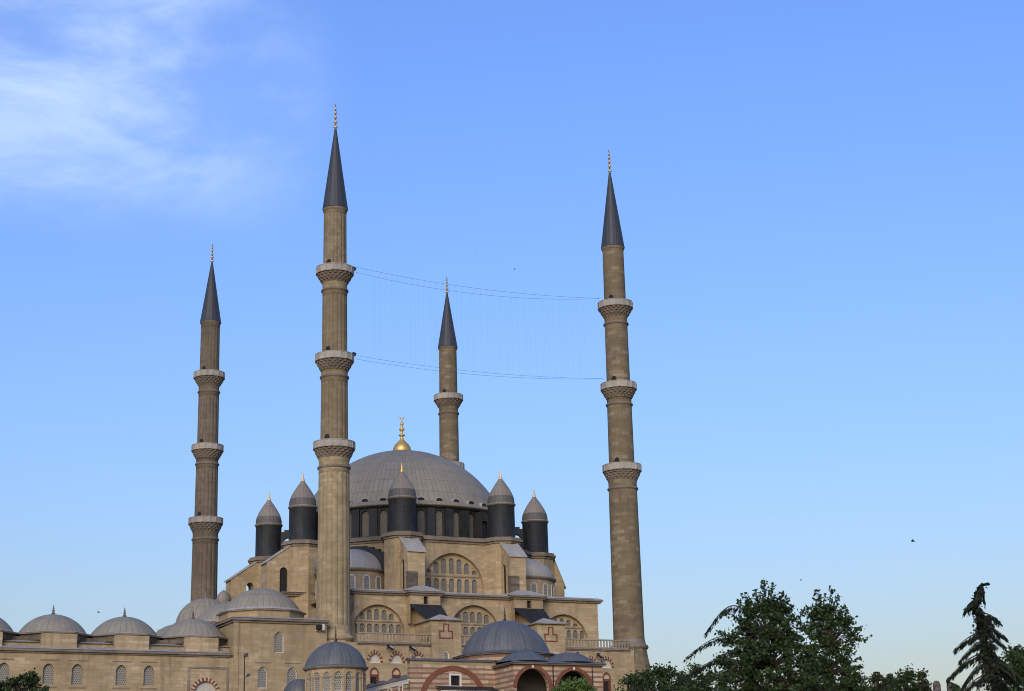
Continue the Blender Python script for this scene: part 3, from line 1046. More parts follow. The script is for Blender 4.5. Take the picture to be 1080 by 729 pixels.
def make_minaret(u, v, label, mat, fl):
    c = W(u, v)
    root = thing('minaret', label, 'minaret', W(u, v, GZ), 'minarets round the mosque')
    seg = 96 if fl else 48
    rf = flute(16, 0.055) if fl else None
    sg = 144 if fl else 48

    def shaft(r0, r1, z0, z1, mat=mat):
        b = MB(mat)
        b.lathe(c, [(r0 + (r1 - r0) * t / 6, z0 + (z1 - z0) * t / 6) for t in range(7)], sg, rad=rf, smooth=not fl)
        if fl:                                   # plain bands closing the flutes
            b.lathe(c, [(r0 + 0.015, z0), (r0 + 0.015, z0 + 0.7), (r0 - 0.06, z0 + 0.75)], 32)
            b.lathe(c, [(r1 - 0.06, z1 - 0.75), (r1 + 0.015, z1 - 0.7), (r1 + 0.015, z1)], 32)
        b.build('shaft', root)
    # base
    b = MB('stone' if fl else mat, 'cornice')
    a0 = ANG + pi / 12
    b.lathe(c, [(3.75, GZ - 1), (3.7, 17.5), (3.6, 20.2), (3.02, 22.7), (2.68, 24.4), (2.5, 25.6)], 12, a0, a0 + 2 * pi, smooth=False)
    b.lathe(c, [(2.5, 25.6), (2.66, 25.75), (2.72, 25.95), (2.66, 26.15), (2.45, 26.25), (2.3, 26.6), (2.24, 27.0)], 24, m='cornice' if not fl else None)
    b.build('base', root)
    shaft(2.2, 2.05, 26.9, 48.5)
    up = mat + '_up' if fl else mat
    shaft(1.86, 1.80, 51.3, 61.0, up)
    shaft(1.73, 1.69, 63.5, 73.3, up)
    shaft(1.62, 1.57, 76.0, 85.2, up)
    for z1, zr, rb, rs, ru in ((52.1, 48.6, 2.80, 2.05, 1.86), (64.3, 61.1, 2.62, 1.80, 1.73), (76.75, 73.4, 2.58, 1.69, 1.62)):
        zb = z1 - 0.95
        b = MB('corbel', mat)
        b.lathe(c, [(rs, zr - 0.25), (rs + .17, zr - 0.12), (rs + .2, zr), (rs + .17, zr + .12), (rs + 0.02, zr + .22)], 36, m='corbel')
        b.lathe(c, [(rs, zr + .2), (rs, zr + 0.9), (rs + 0.06, zb - 1.35)], 36, m=mat)
        H = zb - (zb - 1.35)
        tiers = 4
        for t in range(tiers):
            r0 = rs + 0.05 + (rb - 0.1 - rs) * (t / tiers) ** 0.85
            r1 = rs + 0.05 + (rb - 0.1 - rs) * ((t + 1) / tiers) ** 0.85
            za, zc = zb - 1.35 + 1.3 * t / tiers, zb - 1.35 + 1.3 * (t + 1) / tiers
            ph = (t % 2) * pi / 2

            def rad(a, r, z, ph=ph):
                return r * (1 - 0.075 * abs(sin(a * 10 + ph)) ** 1.5)
            b.lathe(c, [(r0 - 0.03, za), (r0 + (r1 - r0) * .25, za + 0.02), (r1 * .985, zc - 0.06), (r1, zc)], 80, rad=rad, smooth=False)
        b.lathe(c, [(rb - 0.2, zb - 0.06), (rb + 0.04, zb - 0.05), (rb + 0.06, zb + 0.03), (rb, zb + 0.06)], 16, m='rail_stone', smooth=False)
        b.lathe(c, [(rb, zb + 0.05), (ru - 0.1, zb + 0.06)], 16, m='rail_stone', smooth=False)
        bal = b.build('balcony', root)
        b = MB('rail_stone')
        b.lathe(c, [(rb, zb + 0.05), (rb, z1 - 0.1), (rb + 0.05, z1 - 0.08), (rb + 0.05, z1), (rb - 0.16, z1), (rb - 0.16, zb + 0.07)], 16, smooth=False)
        for k in range(16):
            a = 2 * pi * k / 16
            f = Frame(c.x + rb * cos(a), c.y + rb * sin(a), -sin(a), cos(a), True)
            b.box(f, -0.09, 0.09, -0.05, 0.05, zb + 0.06, z1 - 0.1)
        b.build('parapet', root, bal)
        d = MB('void')
        a = radians(-115)
        f = Frame(c.x + (ru - 0.25) * cos(a), c.y + (ru - 0.25) * sin(a), -sin(a), cos(a), True)
        d.prism(f, arch(0, zb + 0.08, 0.7, 1.75, 0.1, 5), 0.0, 0.27)
        d.build('door', root, bal)
    b = MB('spire_lead', 'cornice')
    b.lathe(c, [(1.57, 84.9), (1.66, 85.0), (1.74, 85.2), (1.74, 85.32)], 32, m='cornice')
    b.lathe(c, [(1.74, 85.3), (1.8, 85.36), (1.76, 85.6), (1.62, 86.6), (0.16, 97.4)], 20, smooth=False)
    sp = b.build('spire', root)
    b = MB('finial', 'finial_dark')
    z = 97.3
    b.lathe(c, [(0.17, z), (0.13, z + 0.3), (0.10, z + 3.4), (0.02, z + 4.0)], 8, m='finial_dark')
    for dz, r, hh in ((0.25, 0.30, .42), (1.05, 0.27, .42), (1.8, 0.24, .38), (2.5, 0.21, .34), (3.15, 0.16, .28)):
        b.lathe(c, [(0.1, z + dz), (r, z + dz + hh * .3), (r, z + dz + hh * .65), (0.1, z + dz + hh)], 10, m='finial')
    b.build('finial', root, sp)
    return root


m1 = make_minaret(-0.2, 0, 'tallest looking fluted minaret in front of the left flank of the great dome', 'stone_min', True)
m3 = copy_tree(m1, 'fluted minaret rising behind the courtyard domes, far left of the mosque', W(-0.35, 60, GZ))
def far_stone(o):  # swaps in the stone whose colour carries the minaret's shadow
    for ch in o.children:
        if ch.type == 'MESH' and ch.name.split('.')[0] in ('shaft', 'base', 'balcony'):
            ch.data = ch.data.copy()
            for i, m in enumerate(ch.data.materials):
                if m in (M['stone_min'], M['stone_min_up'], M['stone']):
                    ch.data.materials[i] = M['stone_min_shaded']


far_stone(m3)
m2 = make_minaret(44.0, 0, 'smooth minaret with patchy pale blocks standing alone right of the mosque', 'stone_min2', False)
m4 = copy_tree(m2, 'minaret behind the great dome, with its lower shaft hidden', W(43.4, 60, GZ))
for m_, k_, dz_ in ((m3, 0.884, 8.7), (m4, 0.85, 11.2)):      # the two far spires are shorter
    for ch in m_.children:
        if ch.name.startswith('spire'):
            ch.scale.z = k_
            ch.location.z = dz_

# ------------------------------------------------------------------ entrance portico (its end wall faces the viewer)
po = thing('entrance_portico', 'tall stone portico end with large shallow lead dome left of the fluted minaret', 'portico', W(-8.4, -3, GZ))
b = MB('stone')
hol = [arch(-8.56, 23.65, 1.3, 2.7, 0.25), arch(-10.65, 19.2, 1.35, 2.72, 0.25), arch(-6.77, 19.2, 1.35, 2.72, 0.25)]
b.panel(FW, [(-14.5, GZ - 1), (-2.2, GZ - 1), (-2.2, 27.35), (-14.5, 27.35)], hol, 0.3)
b.face([W(-14.5, -3, GZ - 1), W(-14.5, 63, GZ - 1), W(-14.5, 63, 27.35), W(-14.5, -3, 27.35)])
b.face([W(-2.2, -3, 25.2), W(-2.2, 63, 25.2), W(-2.2, 63, 27.35), W(-2.2, -3, 27.35)])
b.face([W(-14.5, -3, 27.4), W(-2.2, -3, 27.4), W(-2.2, 63, 27.4), W(-14.5, 63, 27.4)], 'lead_pale')
b.box(FW, -14.52, -13.9, 0, 0.12, GZ, 27.3)
b.box(FW, -11.7, -9.6, 0, 0.05, 22.35, 22.47, 'cornice')
b.box(FW, -7.8, -5.7, 0, 0.05, 22.35, 22.47, 'cornice')
b.build('wall', po)
for c, z in ((-8.56, 23.65), (-10.65, 19.2), (-6.77, 19.2)):
    window(po, FW, c, z, 1.3, 2.7, -0.26, 0.25, 'grille', 'frame', 0.14)
b = MB('cornice', 'lead_pale')
FPL = Frame(-14.5, 0, 0, -1)
for g, z0, z1 in ((0.2, 27.36, 27.62), (0.45, 27.63, 27.9)):
    b.box(FW, -14.5 - g, -2.2 + g * .5, -0.4, g, z0, z1)
    b.box(FPL, -63, 2.598, -0.4, g, z0, z1)
b.face([W(-15.0, -3.55, 27.91), W(-1.9, -3.55, 27.91), W(-2.4, -2.2, 28.25), W(-14.2, -2.2, 28.25)], 'lead_pale')
b.face([W(-15.0, -3.55, 27.91), W(-14.2, -2.2, 28.25), W(-14.2, 62, 28.25), W(-15.0, 62, 27.91)], 'lead_pale')
b.face([W(-14.2, -2.2, 28.25), W(-2.4, -2.2, 28.25), W(-2.4, 62, 28.25), W(-14.2, 62, 28.25)], 'lead_pale')
b.build('cornice', po)
for k, v in enumerate((4.0, 17.0, 43.0, 56.0)):
    c = W(-8.7, v)
    b = MB('dome_lead', 'stone', 'lead_pale')
    oc = [tuple(p) for p in ngon(c, 5.55, 8, ANG + pi / 8)]
    b.poly(oc, 28.2, 29.25, 'stone', top=False)
    b.poly(ngon(c, 5.85, 8, ANG + pi / 8), 29.26, 29.45, 'cornice', 'lead_pale', bottom=True)
    b.lathe(c, [(5.5, 29.45), (5.05, 29.75)], 48, m='lead_pale')
    cap_dome(b, c, 5.05, 29.72, 3.0, 56, 'dome_lead', n=14)
    d = b.build('dome', po)
    small_finial(po, c, 32.65, 0.8, 'lead_brown', d, 0.16)
c = W(-8.7, 30.0)
b = MB('dome_lead', 'stone')
b.lathe(c, [(4.3, 28.2), (4.3, 31.0), (4.5, 31.15)], 24, m='stone', smooth=False)
cap_dome(b, c, 4.25, 31.1, 3.75, 120, 'dome_lead', ribs=20, n=14, depth=0.05)
d = b.build('dome', po)
small_finial(po, c, 34.75, 1.2, 'lead_brown', d, 0.18)

# ------------------------------------------------------------------ courtyard arcade with its row of small domes
ar = thing('courtyard_arcade', 'long low courtyard wall with a row of shallow lead domes on top', 'arcade', W(-37, -3, GZ))
wins = [-50.9, -46.2, -42.4, -37.2, -33.8, -28.5, -25.1]
b = MB('stone')
hol = [arch(c, 19.3, 1.3, 2.45, 0.25) for c in wins]
gate = arch(-18.0, 16.0, 2.9, 4.0, 0.1, 14)
b.panel(FW, [(-75, GZ - 1), (-14.53, GZ - 1), (-14.53, 22.95), (-75, 22.95)], hol + [gate], 0.35)
for c in wins:
    b.box(FW, c - 1.1, c + 1.1, 0, 0.05, 22.1, 22.22, 'cornice')
    b.box(FW, c - 1.05, c + 1.05, 0, 0.07, 18.9, 19.05, 'cornice')
b.ring(FW, [(-20.3, 15), (-20.3, 21.75), (-15.1, 21.75), (-15.1, 15)], [(-20.05, 15), (-20.05, 21.5), (-15.35, 21.5), (-15.35, 15)], -0.02, 0.1, 'cornice')
b.face([W(-75, -3, 22.95), W(-14.55, -3, 22.95), W(-14.55, 6, 22.95), W(-75, 6, 22.95)], 'lead_pale')
b.face([W(-75, 6, GZ - 1), W(-14.55, 6, GZ - 1), W(-14.55, 6, 24.9), W(-75, 6, 24.9)])
b.build('wall', ar)
for c in wins:
    window(ar, FW, c, 19.3, 1.3, 2.45, -0.32, 0.25, 'grille', None)
g = MB('cream', 'red')
g.ring(FW, arc_only(-18.0, 18.6, 3.7, 20.45, 0.1, 11), arc_only(-18.0, 18.6, 2.86, 20.0, 0.1, 11), -0.02, 0.08, 'red', 'cream')
gt = g.build('gate_arch', ar)
p = MB('lunette')
p.face([FW.P(x, -0.3, z) for x, z in gate])
p.build('tympanum', ar, gt)
b = MB('cornice', 'lead_pale')
b.box(FW, -75, -14.9, -0.5, 0.18, 22.96, 23.15)
b.box(FW, -75, -14.95, -0.5, 0.42, 23.153, 23.42)
b.face([W(-75, -3.5, 23.43), W(-14.97, -3.5, 23.43), W(-14.97, -1.6, 23.95), W(-75, -1.6, 23.95)], 'lead_pale')
b.build('cornice', ar)
b = MB('dark_stone', 'lead_pale', 'stone', 'cornice')
FA = Frame(0, -1.6, 1, 0)
b.panel(FA, [(-75, 23.4), (-14.6, 23.4), (-14.6, 24.35), (-75, 24.35)], m='stone')
b.face([W(-75, -1.9, 24.36), W(-14.6, -1.9, 24.36), W(-14.6, -0.2, 24.75), W(-75, -0.2, 24.75)], 'lead_pale')
FA2 = Frame(0, -0.2, 1, 0)
b.panel(FA2, [(-75, 24.3), (-14.6, 24.3), (-14.6, 25.2), (-75, 25.2)], m='dark_stone')  # dark tone paints the shade of the recess between the dome blocks
b.face([W(-75, -0.2, 25.2), W(-14.6, -0.2, 25.2), W(-14.6, 6, 25.2), W(-75, 6, 25.2)], 'lead_pale')
b.build('parapet', ar)
first = None
DU = [-18.4, -27.15, -35.95, -44.75, -53.5, -62.2]
c0 = W(DU[0], 2.0)
b = MB('dome_lead', 'stone', 'lead_pale', 'cornice')
fo = Frame(DU[0], 2.0, 1, 0)
b.box(fo, -2.1, 2.1, 2.0, 4.42, 23.6, 25.40, 'stone')
b.poly(ngon(c0, 4.45, 8, ANG + pi / 8), 24.6, 25.45, 'dark_stone', top=False)  # octagon darkened to paint the shadow below the dome rim
b.poly(ngon(c0, 4.85, 8, ANG + pi / 8), 25.46, 25.64, 'cornice', 'lead_pale', bottom=True)
b.lathe(c0, [(4.5, 25.64), (4.12, 25.8)], 48, m='lead_pale')
cap_dome(b, c0, 4.15, 25.78, 2.42, 56, 'dome_lead', n=12)
d0 = b.build('dome', ar)
small_finial(ar, c0, 28.15, 1.25, 'finial_dark', d0, 0.2)
for uu in DU[1:]:
    copy_part(d0, W(uu, 2.0) - c0)

# ------------------------------------------------------------------ domed tomb pavilion in front of the fluted minaret
pc = Vector((-21.07, 203.0, 0))
pv = thing('domed_pavilion', 'small round pavilion with blue grey dome over a ring of arched windows', 'pavilion', (pc.x, pc.y, GZ))
b = MB('stone_up', 'lead_blue', 'cornice')
NP = 16
ap_ = 3.35
WF = []
for i in range(NP):
    a = 2 * pi * (i + 0.5) / NP
    fr = Frame(pc.x + ap_ * cos(a), pc.y + ap_ * sin(a), -sin(a), cos(a), True)
    hw = ap_ * tan(pi / NP) + 0.002
    b.panel(fr, [(-hw, 16.2), (hw, 16.2), (hw, 19.35), (-hw, 19.35)], [arch(0, 16.75, 0.86, 2.2, 0.25, 7)], 0.3)
    b.box(fr, -hw - 0.02, -hw + 0.14, -0.05, 0.09, 16.3, 18.9)
    b.box(fr, -0.68, 0.68, 0.0, 0.045, 18.3, 18.36, 'cornice')
    WF.append(fr)
dr = b.build('drum', pv)
for fr in WF:
    if fr.n.y < 0.3:
        f = window(pv, fr, 0, 16.75, 0.86, 2.2, -0.2, 0.25, 'grille', 'frame', 0.07, parent=dr)
b = MB('lead_blue', 'cornice')
b.lathe(pc, [(3.3, 19.2), (3.5, 19.3), (3.72, 19.45), (3.74, 19.56), (3.5, 19.66)], 48, m='cornice')
b.lathe(pc, [(3.76, 19.565), (3.55, 19.75)], 48, m='lead_blue')
cap_dome(b, pc, 3.55, 19.74, 2.85, 96, 'lead_blue', ribs=32, n=14, depth=0.018)
dd = b.build('dome', pv)
small_finial(pv, pc, 22.55, 1.9, 'iron', dd, 0.13)
b = MB('lead_blue', 'stone_up')
b.lathe(pc, [(5.7, 15.2), (3.4, 16.3)], 8, m='lead_blue', smooth=False)
b.lathe(pc, [(5.3, GZ - 0.5), (5.3, 15.1), (5.75, 15.15), (5.72, 15.22)], 8, m='stone_up', smooth=False)
b.build('lower_wall', pv)
sc_ = Vector((-25.5, 205.5, 0))
b = MB('lead_blue', 'stone_up')
b.lathe(sc_, [(1.75, GZ - .5), (1.75, 16.6), (1.95, 16.7)], 16, m='stone_up')
cap_dome(b, sc_, 1.9, 16.72, 2.0, 48, 'lead_blue', ribs=16)
b.build('side_dome', pv)

# ------------------------------------------------------------------ striped brick and stone hall with domes
sh_ = thing('striped_hall', 'brick and stone striped hall with blue grey domes and two dark porch arches', 'hall', W(10, -30, GZ))
FS1 = Frame(0, -32, 1, 0)
b = MB('stripe', 'stone_up')
b.panel(FS1, [(-2.79, GZ - 1), (7.9, GZ - 1), (7.9, 19.6), (-2.79, 19.6)], [[(2.2, 17.25), (3.3, 17.25), (3.3, 18.4), (2.2, 18.4)]], 0.3)
b.face([W(-2.79, -32, GZ - 1), W(-2.79, -31.2, GZ - 1), W(-2.79, -31.2, 19.97), W(-2.79, -32, 19.97)])
b.face([W(-2.79, -31.2, GZ - 1), W(5.2, -31.2, GZ - 1), W(5.2, -31.2, 19.97), W(-2.79, -31.2, 19.97)])
b.face([W(5.2, -31.2, GZ - 1), W(5.2, -18, GZ - 1), W(5.2, -18, 19.6), W(5.2, -31.2, 19.6)])
b.face([W(19.0, -32, GZ - 1), W(19.0, -18, GZ - 1), W(19.0, -18, 19.6), W(19.0, -32, 19.6)])
b.face([W(5.2, -18, GZ - 1), W(19.0, -18, GZ - 1), W(19.0, -18, 19.6), W(5.2, -18, 19.6)])
b.panel(FS1, [(-2.79, 19.603), (7.9, 19.603), (7.9, 19.98), (-2.79, 19.98)], m='stone_up')
wl_ = b.build('wall', sh_)
b = MB('brick')
b.ring(FS1, arc_only(2.5, 15.6, 8.3, 19.5, 0.0, 20), arc_only(2.5, 15.6, 7.0, 18.9, 0.0, 20), -0.02, 0.06)
b.build('arch_band', sh_)
b = MB('white')
b.ring(FS1, [(1.98, 17.05), (3.52, 17.05), (3.52, 18.62), (1.98, 18.62)], [(2.2, 17.25), (3.3, 17.25), (3.3, 18.4), (2.2, 18.4)], -0.05, 0.09, closed=True)
wf_ = b.build('window', sh_)
p = MB('void')
p.face([FS1.P(x, -0.25, z) for x, z in ((2.2, 17.25), (3.3, 17.25), (3.3, 18.4), (2.2, 18.4))])
p.build('pane', sh_, wf_)
p = MB('iron')
for k in range(3):
    p.box(FS1, 2.43 + k * 0.27, 2.47 + k * 0.27, -0.2, -0.16, 17.25, 18.4)
    p.box(FS1, 2.2, 3.3, -0.19, -0.15, 17.5 + k * 0.29, 17.54 + k * 0.29)
p.build('grille', sh_, wf_)
b = MB('lead_blue', 'cornice')
b.box(FS1, -3.0, 7.65, -0.9, 0.22, 19.985, 20.12, 'lead_blue')
b.box(FS1, 5.0, 19.1, -14.2, -0.91, 19.985, 20.12, 'lead_blue')
b.face([W(-3.0, -32.2, 20.125), W(7.6, -32.2, 20.125), W(7.6, -31.5, 20.3), W(-3.0, -31.5, 20.3)], 'lead_blue')
b.face([W(-3.0, -31.5, 20.3), W(7.6, -31.5, 20.3), W(7.6, -31.1, 20.125), W(-3.0, -31.1, 20.125)], 'lead_blue')
b.face([W(5.0, -31, 20.3), W(19.1, -31, 20.3), W(19.1, -17.8, 20.3), W(5.0, -17.8, 20.3)], 'lead_blue')
b.build('roof', sh_)
# low canopy under the blind arch
b = MB('lead_dark', 'white')
FCN = Frame(0, -33.6, 1, 0)
b.face([W(0.2, -33.8, 16.75), W(7.4, -33.8, 16.6), W(7.4, -32.02, 17.2), W(0.2, -32.02, 17.2)], 'lead_dark')
b.box(FCN, 0.3, 7.4, -0.12, 0.02, 16.3, 16.6, 'white')
b.face([W(0.2, -33.8, 16.70), W(7.4, -33.8, 16.55), W(7.4, -32.02, 17.1), W(0.2, -32.02, 17.1)], 'white')
for uu in (0.5, 4.0, 7.2):
    b.box(FCN, uu - 0.06, uu + 0.06, -0.14, 0.0, GZ - 0.3, 16.35, 'iron')
b.build('canopy', sh_)
# main dome on a stepped base
dc = W(12.1, -26.0)
b = MB('stripe', 'cornice', 'lead_blue')
b.lathe(dc, [(6.0, 20.2), (6.0, 21.05)], 16, m='stripe', smooth=False)
b.lathe(dc, [(6.0, 21.05), (6.35, 21.1), (6.4, 21.22)], 16, m='cornice', smooth=False)
b.lathe(dc, [(6.42, 21.23), (5.4, 21.6)], 48, m='lead_blue')
cap_dome(b, dc, 5.35, 21.55, 4.05, 128, 'lead_blue', ribs=40, n=16, depth=0.012)
d = b.build('dome', sh_)
small_finial(sh_, dc, 25.5, 1.75, 'iron', d, 0.15)
# porch
FS2 = Frame(0, -37.2, 1, 0)
AR = [(10.05, 4.1, 18.85), (15.3, 4.25, 18.72)]
b = MB('stripe', 'stone_up')
hol = [arch(c, GZ - 0.4, w, z - GZ + 0.4, 0.06, 14) for c, w, z in AR]
b.panel(FS2, [(7.76, GZ - 1), (19.02, GZ - 1), (19.02, 19.3), (7.76, 19.3)], hol, 0.7)
b.panel(FS2, [(7.76, GZ - 1), (19.02, GZ - 1), (19.02, 19.3), (7.76, 19.3)], hol, 0.0, -0.7)
FSL = Frame(7.76, 0, 0, -1)
b.panel(FSL, [(32.0, GZ - 1), (37.2, GZ - 1), (37.2, 19.3), (32.0, 19.3)])
b.box(FSL, 35.9, 37.2, 0.0, 0.1, GZ - 1, 19.2)
FSR = Frame(19.02, 0, 0, 1)
b.panel(FSR, [(-37.2, GZ - 1), (-32.0, GZ - 1), (-32.0, 19.3), (-37.2, 19.3)], [arch(-34.5, GZ - 0.4, 3.6, 18.4 - GZ + 0.4, 0.06, 12)], 0.6)
pw = b.build('porch', sh_)
for c, w, z in AR:
    b = MB('brick', 'white')
    b.ring(FS2, arch(c, 14, w + 0.95, z + 0.42 - 14, 0.06, 16)[1:], arch(c, 14, w, z - 14, 0.06, 16)[1:], -0.02, 0.06)
    b.box(FS2, c - 0.13, c + 0.13, 0.0, 0.1, z + 0.05, z + 0.4, 'white')
    b.build('arch_band', sh_, pw)
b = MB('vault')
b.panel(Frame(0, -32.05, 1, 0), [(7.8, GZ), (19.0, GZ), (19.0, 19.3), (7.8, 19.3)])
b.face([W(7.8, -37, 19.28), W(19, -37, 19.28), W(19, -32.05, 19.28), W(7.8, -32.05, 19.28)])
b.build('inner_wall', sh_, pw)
b = MB('iron')
b.box(FS2, 12.55, 12.65, 0.02, 0.1, 15, 19.2)
b.box(FS2, 17.62, 17.70, 0.02, 0.1, 15, 19.2)
b.build('drainpipe', sh_, pw)
b = MB('lead_blue', 'cornice')
b.box(FS2, 7.4, 19.3, -5.1, 0.32, 19.303, 19.43, 'cornice')
b.box(FS2, 7.3, 19.4, -5.1, 0.42, 19.433, 19.55, 'lead_blue')
b.face([W(7.3, -37.6, 19.555), W(19.4, -37.6, 19.555), W(19.0, -36, 19.9), W(7.7, -36, 19.9)], 'lead_blue')
b.face([W(7.7, -36, 19.9), W(19.0, -36, 19.9), W(19.0, -32.1, 19.95), W(7.7, -32.1, 19.95)], 'lead_blue')
b.build('porch_roof', sh_)
for uu, zz in ((10.3, 0.0), (16.1, 0.0)):
    c = W(uu, -34.4)
    b = MB('lead_blue')
    b.lathe(c, [(3.15, 19.75), (2.8, 19.98)], 40)
    cap_dome(b, c, 2.85, 19.95, 1.12, 80, 'lead_blue', ribs=24, n=10, depth=0.02)
    b.build('porch_dome', sh_)

# ------------------------------------------------------------------ low wing running back from the hall
wg = thing('low_wing', 'low brick wing with white framed openings and small lead roof bumps beside striped hall', 'outbuilding', W(-2.9, -24, GZ))
FWG = Frame(-2.95, 0, 0, -1)
b = MB('stripe', 'white')
op = [(19.0, 19.7), (22.4, 23.1), (25.9, 26.6), (29.3, 30.1)]
b.panel(FWG, [(12, GZ - 1), (31.9, GZ - 1), (31.9, 17.75), (12, 17.75)], [[(a, 15.2), (c, 15.2), (c, 17.3), (a, 17.3)] for a, c in op], 0.3, m='stripe')
b.box(FWG, 12, 31.9, 0.0, 0.1, 17.4, 17.75, 'white')
b.build('wall', wg)
for a, c in op:
    w_ = MB('white')
    w_.ring(FWG, [(a - .22, 15.0), (c + .22, 15.0), (c + .22, 17.39), (a - .22, 17.39)], [(a, 15.2), (c, 15.2), (c, 17.25), (a, 17.25)], -0.05, 0.08, closed=True)
    w_ = w_.build('window', wg)
    p = MB('void')
    p.face([FWG.P(x, -0.25, z) for x, z in ((a, 15.2), (c, 15.2), (c, 17.3), (a, 17.3))])
    p.build('pane', wg, w_)
b = MB('lead_blue', 'white')
b.box(FWG, 12, 31.92, -3.5, 0.12, 17.76, 17.9, 'white')
b.prism(FWG, [(12, 17.905), (31.93, 17.905), (31.93, 18.05), (12, 18.05)], -3.5, 0.16, m='lead_blue')
rf = b.build('roof', wg)
for a in (15.0, 18.6, 22.2, 25.8, 29.4):
    b = MB('lead_blue')
    c = FWG.P(a, -0.75, 0)
    cap_dome(b, c, 0.95, 18.0, 0.62, 24, ribs=0, n=6)
    b.build('roof_dome', wg, rf)

# ------------------------------------------------------------------ floodlights, loudspeaker, lamp post
FL = [(6.0, 24.7, 'left floodlight of the close pair above red and cream arched windows'),
      (9.15, 24.66, 'right floodlight of the close pair above red and cream arched windows'),
      (33.7, 24.35, 'floodlight above the porch roof, left of its right twin'),
      (36.9, 24.35, 'floodlight on the wall end nearest the smooth minaret')]
fl0 = None
for uu, zz, lab in FL:
    loc = FW.P(uu, 0, zz)
    if fl0 is None:
        fl0 = thing('floodlight', lab, 'floodlight', loc, 'floodlights on the mosque wall')
        b = MB('iron')
        b.tube([FW.P(uu, 0.0, zz - .2), FW.P(uu + .05, 0.55, zz - .15), FW.P(uu + .15, 0.75, zz)], 0.05)
        b.build('bracket', fl0)
        b = MB('iron', 'white')
        f2 = Frame(*FW.P(uu + .2, 0.9, 0).to_2d(), *(FW.d + FW.n * -0.5).to_2d(), True)
        b.prism(f2, [(-.55, zz - .05), (.5, zz - .38), (.58, zz - .12), (-.42, zz + .28)], -.22, .22)
        b.face([f2.P(x, .225, z) for x, z in ((-.4, zz + .02), (.45, zz - .27), (.5, zz - .14), (-.36, zz + .2))], 'white')
        b.build('lamp_head', fl0)
    else:
        copy_tree(fl0, lab, loc)

lp = FW.P(-3.3, 0, 27.0)
lo_ = thing('loudspeaker', 'dark loudspeaker box on white bracket under cornice beside fluted minaret', 'loudspeaker', lp)
b = MB('void', 'white')
b.prism(FW, [(-3.75, 26.65), (-3.15, 26.75), (-3.15, 27.3), (-3.75, 27.3)], 0.25, 0.85)
b.build('horn', lo_)
b = MB('white')
b.box(FW, -3.1, -2.75, 0.0, 0.7, 26.6, 27.35)
b.box(FW, -3.75, -3.1, 0.0, 0.2, 26.5, 26.6)
b.build('bracket', lo_)
for uu, zz, lab in ((2.55, 77.0, 'black lamp clamped on top balcony edge of the near fluted minaret'),
                    (2.55, 64.7, 'small mast lamp on middle balcony of the near fluted minaret')):
    t = thing('balcony_lamp', lab, 'lamp', W(uu, 0, zz))
    b = MB('iron')
    b.tube([W(uu - .1, 0, zz - .9), W(uu, 0, zz)], 0.05)
    b.build('mast', t)
    b = MB('iron')
    f2 = Frame(uu, 0, 1, 0)
    b.prism(f2, [(-.25, zz - .1), (.2, zz - .25), (.35, zz + .1), (-.1, zz + .3)], -.25, .25)
    b.build('lamp_head', t)

lx, ly = -29.95, 193.0
lt = thing('lamp_post', 'thin black lamp post with spotlights in front of the portico end', 'lamp post', (lx, ly, GZ))
fr = Frame(lx, ly, 1, 0, True)
b = MB('iron')
b.tube([(lx, ly, GZ - .2), (lx, ly, 20.3)], [0.09, 0.06], 8)
b.build('pole', lt)
for dx, dz, sc in ((0.12, 20.25, 1), (0.42, 18.1, .8)):
    b = MB('iron')
    b.prism(fr, [(dx - .25 * sc, dz - .2 * sc), (dx + .2 * sc, dz - .1 * sc), (dx + .25 * sc, dz + .22 * sc), (dx - .15 * sc, dz + .2 * sc)], -.2, .2)
    b.tube([(lx, ly, dz - .25), (lx + dx, ly, dz - .1)], 0.04)
    b.build('spotlight', lt)

# ------------------------------------------------------------------ festival light strings between the two near minarets
ls = thing('light_string', 'fine net of light cables hanging between the two near minarets', 'string lights', W(2.5, 0, 70))


def cable(z0, z1, sag, n=40, a=2.45, c=41.4):
    return [(a + (c - a) * i / n, z0 + (z1 - z0) * i / n - sag * 4 * (i / n) * (1 - i / n)) for i in range(n + 1)]


CB = [cable(77.35, 77.2, 0.9), cable(76.6, 77.15, 1.35), cable(64.6, 64.9, 0.75), cable(64.1, 64.85, 0.9)]
for cb in CB:
    b = MB('wire')
    b.tube([W(x, 0, z) for x, z in cb], 0.017, 4)
    b.build('cable', ls)
rnd = random.Random(3)
for i in range(3, 38):
    for k in range(1 if i % 3 else 2):
        j = i
        x, zt_ = CB[1][j]
        x += k * 0.45 + rnd.uniform(-.12, .12)
        b = MB('wire')
        b.tube([W(x, 0, zt_), W(x, 0, CB[2][j][1] + rnd.choice((0, 0, 0, .6)))], 0.0042, 3)
        b.build('drop_strand', ls)
for i in range(2, 39, 1):
    x, z = CB[0][i]
    b = MB('wire')
    b.tube([W(x, 0, z), W(x, 0, CB[1][i][1])], 0.009, 3)
    b.build('spacer', ls)


# ------------------------------------------------------------------ trees
def px(x, y, Y):
    """point at depth Y seen at photo pixel x, y: used to trace a crown's outline at its own distance"""
    c, s = cos(ROLL), sin(ROLL)
    dx, dy = x - 540, y - 364.5
    a, b_ = (c * dx - s * dy) / 1850, -(s * dx + c * dy) / 1850
    d = Vector((a, cos(PITCH) - b_ * sin(PITCH), sin(PITCH) + b_ * cos(PITCH)))
    return d * (Y / d.y)


